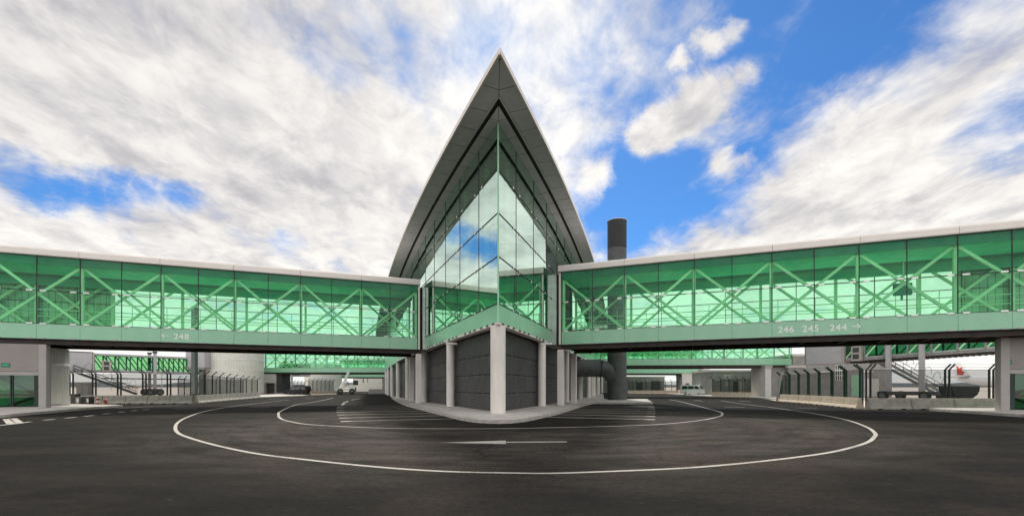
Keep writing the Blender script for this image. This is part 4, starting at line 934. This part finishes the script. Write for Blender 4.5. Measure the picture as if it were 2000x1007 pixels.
# ------------------------------------------------------------------ boarding tunnels on the apron
def tunnel(label, a, b, zf, n, hgt=2.7, wid=3.0, cab=True, legs=(), m_frame='jet_green', slope=0.0, cab_len=2.8, ac=True, diag=1, pane='tunnel_glass'):
    """a: cab end, b: far end (xy)"""
    a, b = Vector((*a, 0)), Vector((*b, 0)); d = b - a; L = d.length
    root = thing('boarding_tunnel', label, 'boarding bridge', a.to_tuple(), math.atan2(d.y, d.x), 'aircraft boarding tunnels'); zf_ = lambda x: zf + slope * x
    x0 = cab_len + .25; pw = (L - x0) / n
    def slab_(nm, z0, z1, y0, y1, m):
        MB().hexa([(x0, y0, zf_(x0) + z0), (L, y0, zf_(L) + z0), (L, y1, zf_(L) + z0), (x0, y1, zf_(x0) + z0), (x0, y0, zf_(x0) + z1), (L, y0, zf_(L) + z1), (L, y1, zf_(L) + z1), (x0, y1, zf_(x0) + z1)]).build(nm, m, root)
    slab_('floor', -.30, .0, 0, wid, 'jet_frame'); slab_('roof', hgt, hgt + .3, -.05, wid + .05, 'jet_grey'); slab_('sill', .01, .16, -.03, .12, 'jet_grey')
    for y in (0.02, wid - .02):
        fr = None
        for k in range(n + 1):
            x = x0 + k * pw
            MB().box(x - .09, x + .09, y - .1, y + .1, zf_(x), zf_(x) + hgt).build('post', m_frame, root)
            if k < n:
                MB().poly([(x + .09, y, zf_(x) + .17), (x + pw - .09, y, zf_(x + pw) + .17), (x + pw - .09, y, zf_(x + pw) + hgt), (x + .09, y, zf_(x) + hgt)]).build('glass_pane', pane, root, fix=False)
                MB().bar((x + .1, y + .02, zf_(x) + (hgt - .05 if diag > 0 else .2)), (x + pw - .1, y + .02, zf_(x + pw) + (.2 if diag > 0 else hgt - .05)), .1, .16).build('diagonal_brace', m_frame if diag > 0 else 'brace_green', root)
    if cab:
        MB().box(0, cab_len, -.25, wid + .25, zf - .35, zf + hgt + .35).build('cab', 'jet_grey', root, bevel=.04)
        MB().box(-.12, cab_len + .02, -.3, wid + .3, zf + hgt + .36, zf + hgt + .48).build('cab_roof', 'steel_dark', root)
        MB().box(-.25, 0, -.1, wid + .1, zf - .3, zf + hgt + .3).build('bellows', 'jet_frame', root)
        MB().box(cab_len + .03, cab_len + .24, -.35, wid + .35, zf - .4, zf + hgt + .4).build('cab_collar', 'frame_grey', root)
    if ac:
        acx = cab_len + 1.2; u = MB().box(acx, acx + 1.15, -.62, -.14, zf - .15, zf + 1.75).build('cooling_unit', 'frame_grey', root, bevel=.03)
        for z in (zf + .1, zf + .95): MB().box(acx + .2, acx + .9, -.64, -.621, z, z + .62).build('fan_grille', 'steel_dark', u)
    for lx in legs:
        for y in (-.35, wid + .35):
            MB().box(lx - .22, lx + .22, y - .2, y + .2, 1.0, zf + hgt + .75).build('support_leg', 'jet_grey', root, bevel=.03)
            MB().box(lx - .33, lx + .33, y - .3, y + .3, zf + hgt + .751, zf + hgt + 1.1).build('leg_cap', 'steel_dark', root, bevel=.04)
        MB().box(lx - .9, lx + .9, -.8, wid + .8, .75, 1.25).build('bogie', 'steel_dark', root, bevel=.05)
        for sx in (-.75, .75):
            for y in (-.5, wid + .5): wheel(root, lx + sx, y, .62, .45)
    return root
def stair(root, top, bot, wid, hoops=True, m='steel_dark'):
    """open service stair with caged handrails, as a part of root (local coordinates)"""
    top, bot = Vector(top), Vector(bot); d = bot - top; side = Vector((0, 1, 0)); n = 16
    st = MB().bar(top, bot, .08, .34).build('stair', m, root)
    MB().bar(top + side * wid, bot + side * wid, .08, .34).build('stringer', m, st)
    tread = None
    for k in range(n):
        p = top + d * ((k + .5) / n)
        if tread is None: tread = MB().box(-.16, .16, .03, wid - .03, -.02, .02).build('tread', 'jet_frame', st); c = tread
        else: c = dup(tread, st)
        c.location = p
    for s in (0, wid):
        for h in (.55, 1.05): MB().tube([top + side * s + Vector((0, 0, h)), bot + side * s + Vector((0, 0, h))], .035, 6).build('handrail', 'steel_dark', st)
        post = None
        for k in range(9):
            p = top + d * (k / 8) + side * s
            if post is None: post = MB().tube([(0, 0, 0), (0, 0, 1.05)], .025, 6).build('rail_post', 'steel_dark', st); c = post
            else: c = dup(post, st)
            c.location = p
    if hoops:
        hoop = None
        for k in range(6):
            p = top + d * ((k + 1) / 7)
            if hoop is None: hoop = MB().tube([(0, 0, 1.05), (.25, 0, 1.7), (.6, 0, 2.0), (.95, 0, 1.75), (1.0, 0, 1.05)], .025, 6).build('cage_hoop', 'steel_dark', st); c = hoop
            else: c = dup(hoop, st)
            c.location = p
a, b = at(136, 720, 75), at(396, 720, 90)
t1 = tunnel('grey boarding tunnel with green glazed bays on the left apron', (a.x, a.y), (b.x, b.y), 4.45, 10, legs=(11.4,))
stair(t1, (.4, -1.4, 4.2), (8.6, -1.4, .3), 1.1)
MB().box(-.5, 1.4, -1.6, -.26, 3.85, 4.1).build('landing', 'jet_frame', t1)
MB().box(4.0, 16.5, .2, .45, 3.0, 3.2).build('service_pipe', 'steel_dark', t1)
t2 = tunnel('grey boarding tunnel rising towards the right stair core', (at(1590, 700, 62).x, 63.5), (52.5, 43.5), 5.1, 8, legs=(), slope=.03, cab_len=4.6, m_frame='jet_frame', diag=-1, pane='tunnel_dark')
for lx in (9.8, 13.0):
    MB().box(lx - .24, lx + .24, -.75, -.3, 0.9, 8.4).build('support_leg', 'jet_grey', t2, bevel=.03)
MB().box(8.8, 14.2, -1.0, 3.6, .62, 1.05).build('bogie', 'steel_dark', t2, bevel=.05)
for sx in (9.4, 13.4):
    for y in (-.9, 3.6): wheel(t2, sx, y, .55, .5)
rb = None
for k in range(34):
    if rb is None: rb = MB().box(-.07, .07, .05, 2.95, -.55, -.31).build('floor_rib', 'girder_brown', t2); c = rb
    else: c = dup(rb, t2)
    x = 5.4 + k * .5; c.location = (x, 0, 5.1 + .03 * x)
# service stair below the right tunnel: free standing against it
p = at(1728, 706, 57); ss = thing('service_stair', 'grey caged service stair slanting down from the right boarding tunnel', 'stair', (p.x, 56.5, 0))
MB().box(-1.4, .2, -.05, 1.25, 4.55, 4.7).build('landing', 'jet_frame', ss)
stair(ss, (0, 0, 4.6), (7.9, 0, .35), 1.2, m='jet_frame')
p = at(1873, 775, 50); tub = thing('black_tub', 'black round bottomed tub with a pale lip at the foot of the right stair', 'container', (p.x, 50, 0))
mb = MB(); rows = [(-1.45, -.75, 1.5, 1.55), (-1.35, -.7, 1.35, 1.5), (-1.1, -.6, 1.1, .9), (-.6, -.5, .7, .45), (0, 0, 0, .35)]
prof_ = [(-1.5, 1.62), (1.45, 1.62), (1.42, 1.2), (1.2, .78), (.75, .45), (.1, .33), (-.6, .42), (-1.1, .7), (-1.4, 1.1)]
n = len(prof_); mb.v = [(x, -.8, z) for x, z in prof_] + [(x, .8, z) for x, z in prof_]
mb.f = [tuple(range(n)), tuple(range(2 * n - 1, n - 1, -1))] + [(k, (k + 1) % n, n + (k + 1) % n, n + k) for k in range(n)]
mb.build('tub_body', 'rubber', tub, bevel=.06, smooth=True)
MB().box(-1.55, 1.5, -.85, .85, 1.63, 1.70).build('tub_lip', 'steel_dark', tub)
for x in (-.9, .7): MB().box(x - .1, x + .1, -.6, .6, 0, .5).build('tub_foot', 'steel_dark', tub)
# far glazed tunnel pieces
tunnel('small far boarding tunnel with green bays beyond the dark car', (at(592, 730, 128).x, 128), (at(545, 730, 122).x, 122), 4.9, 7, cab=True, legs=(5.5,), ac=False)
tunnel('small far boarding tunnel with pale bays beyond the white van', (at(1302, 730, 150).x, 150), (at(1352, 730, 146).x, 146), 5.2, 8, cab=False, legs=(6.5,), ac=False)
o = thing('rotunda', 'grey boxy rotunda on a post left of the wide ribbed tower', 'boarding bridge', (at(381, 690, 88).x, 88, 0))
MB().box(-1.9, 1.9, 0, 4, 5.4, 8.9).build('rotunda_body', 'jet_grey', o, bevel=.05); MB().box(-2.0, 2.0, -.1, 4.1, 5.1, 5.35).build('rotunda_floor', 'jet_frame', o); MB().box(-.4, .4, 1.6, 2.4, 0, 5.09).build('rotunda_post', 'jet_frame', o)

# ------------------------------------------------------------------ grey halls and walls behind the fences
def hall(label, x0, x1, y, h, depth, m='wall_concrete', doors=(), windows=(), strip=(), name='service_hall', coping='wall_light', group='low grey halls on the apron'):
    root = thing(name, label, 'building', ((x0 + x1) / 2, y, 0), 0, group); c = (x0 + x1) / 2
    MB().box(x0 - c, x1 - c, 0, depth, 0, h).build('wall', m, root)
    MB().box(x0 - c - .12, x1 - c + .12, -.12, depth + .12, h + .002, h + .35).build('roof_edge', coping, root)
    for a, b, z0, z1, mm in doors:
        d = MB().box(a - c, b - c, -.06, -.004, z0, z1).build('door', mm, root); MB().box(a - c + .12, a - c + .17, -.1, -.061, z0 + 1.0, z0 + 1.15).build('handle', 'steel_dark', d)
    for a, b, z0, z1, nx, nz in windows:
        fr = MB().box(a - c, b - c, -.05, -.004, z0, z1).build('window', 'clip_white', root); pn = None
        w, hh = (b - a) / nx, (z1 - z0) / nz
        for i in range(nx):
            for j in range(nz): MB().box(a - c + i * w + .06, a - c + (i + 1) * w - .06, -.07, -.051, z0 + j * hh + .06, z0 + (j + 1) * hh - .06).build('pane', 'cabinet_dark', fr)
    for a, b, z0, z1 in strip: MB().box(a - c, b - c, -.3, -.004, z0, z1).build('light_strip', 'clip_white', root)
    return root
X = lambda px, d: (px - CX) / F * d
D = 70.0
hall('big grey concrete hall behind the right fence with glazed doors', X(1549, D), X(1742, D), D, 6.4, 10,
     doors=[(X(1662, D), X(1678, D), .1, 3.5, 'spandrel_green'), (X(1688, D), X(1716, D), .1, 2.9, 'wall_light'), (X(1560, D), X(1566, D), .1, 2.6, 'cabinet_dark')],
     windows=[(X(1631, D), X(1652, D), 2.6, 5.0, 5, 3)], strip=[(X(1602, D), X(1627, D), 3.9, 4.02), (X(1684, D), X(1703, D), 3.95, 4.07)])
hall('grey concrete hall right of the white van with barriers in front', X(1391, 80), X(1471, 80), 80, 4.3, 9,
     doors=[(X(1432, 80), X(1440, 80), .1, 2.6, 'cabinet_dark'), (X(1444, 80), X(1449, 80), .1, 2.6, 'wall_light'), (X(1452, 80), X(1457, 80), .1, 2.6, 'wall_light')],
     windows=[(X(1414, 80), X(1427, 80), 3.0, 3.7, 5, 1), (X(1417, 80), X(1422, 80), 1.7, 2.6, 2, 2)], strip=[(X(1396, 80), X(1408, 80), 2.8, 2.92)])
o = thing('concrete_drum', 'round raw concrete stair tower behind the white van', 'tower', (X(1379, 85), 86, 0)); MB().lathe([(1.0, 0), (1.0, 4.75)], n=32).build('wall', 'wall_concrete', o, smooth=True); MB().lathe([(1.06, 4.76), (1.06, 5.0)], n=32).build('coping', 'wall_light', o, smooth=True)
hall('long low grey hall behind the far fence right of the chimney', X(1228, 122), X(1298, 122), 122, 4.2, 8,
     doors=[(X(1243, 122), X(1255, 122), .1, 2.8, 'cabinet_dark'), (X(1272, 122), X(1290, 122), .1, 3.2, 'cabinet_dark')], windows=[(X(1262, 122), X(1270, 122), 2.2, 3.2, 3, 1)])
hall('pale panelled wall block under the end of the second right bridge', X(1506, 66), X(1518, 66), 67.5, 4.5, 4, m='wall_light', name='bridge_pillar', coping='frame_grey')
hall('concrete stair block carrying the end of the second right bridge', X(1519, 67), X(1579, 67), 68.6, 4.5, 2.4, name='stair_block', doors=[(X(1532, 67), X(1541, 67), .1, 2.6, 'door_glass')])
hall('upper concrete box beside the end of the second right bridge', X(1549, 66.5), X(1581, 66.5), 67.6, 4.5, .5, name='stair_wall')
hall('pale far wall under the third left bridge', X(690, 172), X(745, 172), 172, 6.5, 6, m='wall_light', windows=[(X(708, 172), X(711, 172), 3.2, 6.0, 1, 2), (X(717, 172), X(719, 172), 3.2, 6.0, 1, 2)], strip=())
hall('far grey hall left of the terminal columns', X(746, 165), X(784, 165), 165, 5.6, 6, m='wall_concrete', doors=[(X(750, 165), X(755, 165), .1, 5.0, 'cabinet_dark'), (X(765, 165), X(770, 165), .1, 4.0, 'wall_light')], windows=[(X(771, 165), X(774, 165), 3.5, 5.0, 1, 1)])
hall('pale panelled end core under the third right bridge', X(1343, 106), X(1369, 106), 109.4, 4.5, 4, m='wall_light', name='stair_block', doors=[(X(1350, 106), X(1357, 106), .1, 2.5, 'cabinet_dark')])
hall('dim grey hall seen between the terminal columns and the chimney', X(1128, 118), X(1188, 118), 118, 4.6, 6, m='wall_concrete', doors=[(X(1140, 118), X(1146, 118), .1, 3.0, 'wall_light'), (X(1160, 118), X(1172, 118), .1, 2.4, 'wall_light')], windows=[(X(1176, 118), X(1184, 118), 2.4, 3.6, 3, 2)])
# crossing grey pipe and trestles right of the grey hall
o = thing('pipe_trestle', 'horizontal grey pipe on a dark trestle right of the low grey hall', 'pipe', (X(1490, 84), 84, 0))
MB().tube([(-2.6, 0, 3.3), (2.4, 0, 2.9)], .42, 16).build('pipe', 'jet_frame', o, smooth=True)
for x in (-1.3, .6): MB().box(x - .12, x + .12, -.12, .12, 0, 2.7).build('trestle_leg', 'steel_dark', o)
# temporary mesh hoarding in the road
o = thing('site_hoarding', 'low grey green mesh hoarding standing on the road left of the terminal', 'hoarding', (X(736, 96), 96, 0))
for k in range(4):
    x = -1.75 + k * .9; MB().box(x + .02, x + .88, -.02, .02, .1, 1.12).build('panel', 'cabinet_grey', o); 
for k in range(5): MB().tube([(-1.75 + k * .9, 0, 0), (-1.75 + k * .9, 0, 1.16)], .03, 6).build('upright', 'frame_grey', o)
# orange and white drums beside the van
for k, px in enumerate((1325.5, 1329.5, 1333.5)):
    o = ground_thing('traffic_drum', f'orange and white traffic drum, {ORD[k]} from the left beside the white van', 'traffic drum', px, 769.6 + .15 * k, 'orange traffic drums by the white van')
    for z0, z1, m in ((0, .25, 'orange_plastic'), (.25, .45, 'clip_white'), (.45, .7, 'orange_plastic'), (.7, .9, 'clip_white')): MB().lathe([(.24, z0), (.22, z1 - .004)], n=14).build('stripe', m, o, smooth=True)

# ------------------------------------------------------------------ parked aircraft and lamp masts far out
def airliner(label, loc, rz, sc=1.0, tail='red_paint'):
    r = thing('airliner', label, 'aircraft', loc, rz); r.scale = (sc, sc, sc)
    MB().tube([(-17, 0, 4.6), (-14, 0, 4.3), (-9, 0, 3.9), (-4, 0, 3.8), (12, 0, 3.8), (15, 0, 3.7), (17, 0, 3.4), (17.8, 0, 3.2)], [.35, 1.1, 1.8, 2.0, 2.0, 1.75, 1.0, .2], 20).build('fuselage', 'plane_white', r, smooth=True)
    fin = MB().hexa([(-17.2, -.12, 4.9), (-12.5, -.15, 5.6), (-12.5, .15, 5.6), (-17.2, .12, 4.9), (-18.2, -.06, 11), (-16.2, -.07, 11), (-16.2, .07, 11), (-18.2, .06, 11)]).build('tail_fin', 'plane_white' if tail else 'jet_grey', r)
    if tail:
        for s in (-1, 1): MB().poly([(-17.0, s * .17, 6.2), (-15.2, s * .17, 6.0), (-14.6, s * .17, 7.2), (-15.6, s * .16, 7.8), (-15.2, s * .15, 9.0), (-16.4, s * .14, 8.6), (-17.2, s * .12, 9.8), (-17.0, s * .15, 7.8)]).build('tail_emblem', tail, fin, fix=False)
    for s in (-1, 1):
        MB().hexa([(-3.5, s * 1.7, 2.9), (4.5, s * 1.7, 2.9), (4.5, s * 1.7, 3.4), (-3.5, s * 1.7, 3.4), (-6.5, s * 16, 4.2), (-4.8, s * 16, 4.2), (-4.8, s * 16, 4.35), (-6.5, s * 16, 4.35)]).build('wing', 'jet_grey', r)
        MB().tube([(-.5, s * 5.2, 2.0), (3.6, s * 5.2, 2.0)], [.75, 1.0], 16).build('engine', 'jet_frame', r, smooth=True)
        MB().hexa([(-16.6, s * .4, 5.0), (-13.6, s * .6, 5.0), (-13.6, s * .6, 5.2), (-16.6, s * .4, 5.2), (-17.8, s * 5.8, 5.6), (-16.4, s * 5.8, 5.6), (-16.4, s * 5.8, 5.7), (-17.8, s * 5.8, 5.7)]).build('tailplane', 'jet_grey', r)
        MB().box(-2.0, -1.0, s * 2.4, s * 3.2, 0, 1.1).build('main_wheel', 'rubber', r, bevel=.2)
        MB().tube([(-1.5, s * 2.8, 1), (-1.5, s * 2.6, 3)], .16, 6).build('gear_leg', 'jet_frame', r)
    MB().box(12.4, 13.2, -.3, .3, 0, .9).build('nose_wheel', 'rubber', r, bevel=.15); MB().tube([(12.8, 0, .8), (12.8, 0, 2.4)], .12, 6).build('gear_leg', 'jet_frame', r)
    return r
airliner('white airliner with a red emblem on its tail, parked on the right apron', (X(1975, 165), 165, 0), R(-12))
airliner('small far white airliner on the left apron, tail towards the tunnel legs', (X(262, 520), 520, 0), R(168), tail=None)
for k, (px, d, lab) in enumerate(((218, 300, 'thin far lamp mast left of the tunnel legs on the left apron'), (316, 300, 'thin far lamp mast right of the tunnel legs on the left apron'))):
    o = thing('lamp_mast', lab, 'lamp post', (X(px, d), d, 0), 0, 'lamp masts on the left apron'); MB().tube([(0, 0, 0), (0, 0, 17)], [.28, .16], 8).build('shaft', 'jet_grey', o, smooth=True); MB().lathe([(.9, 17), (.9, 17.35)], n=12).build('lamp_ring', 'jet_frame', o)
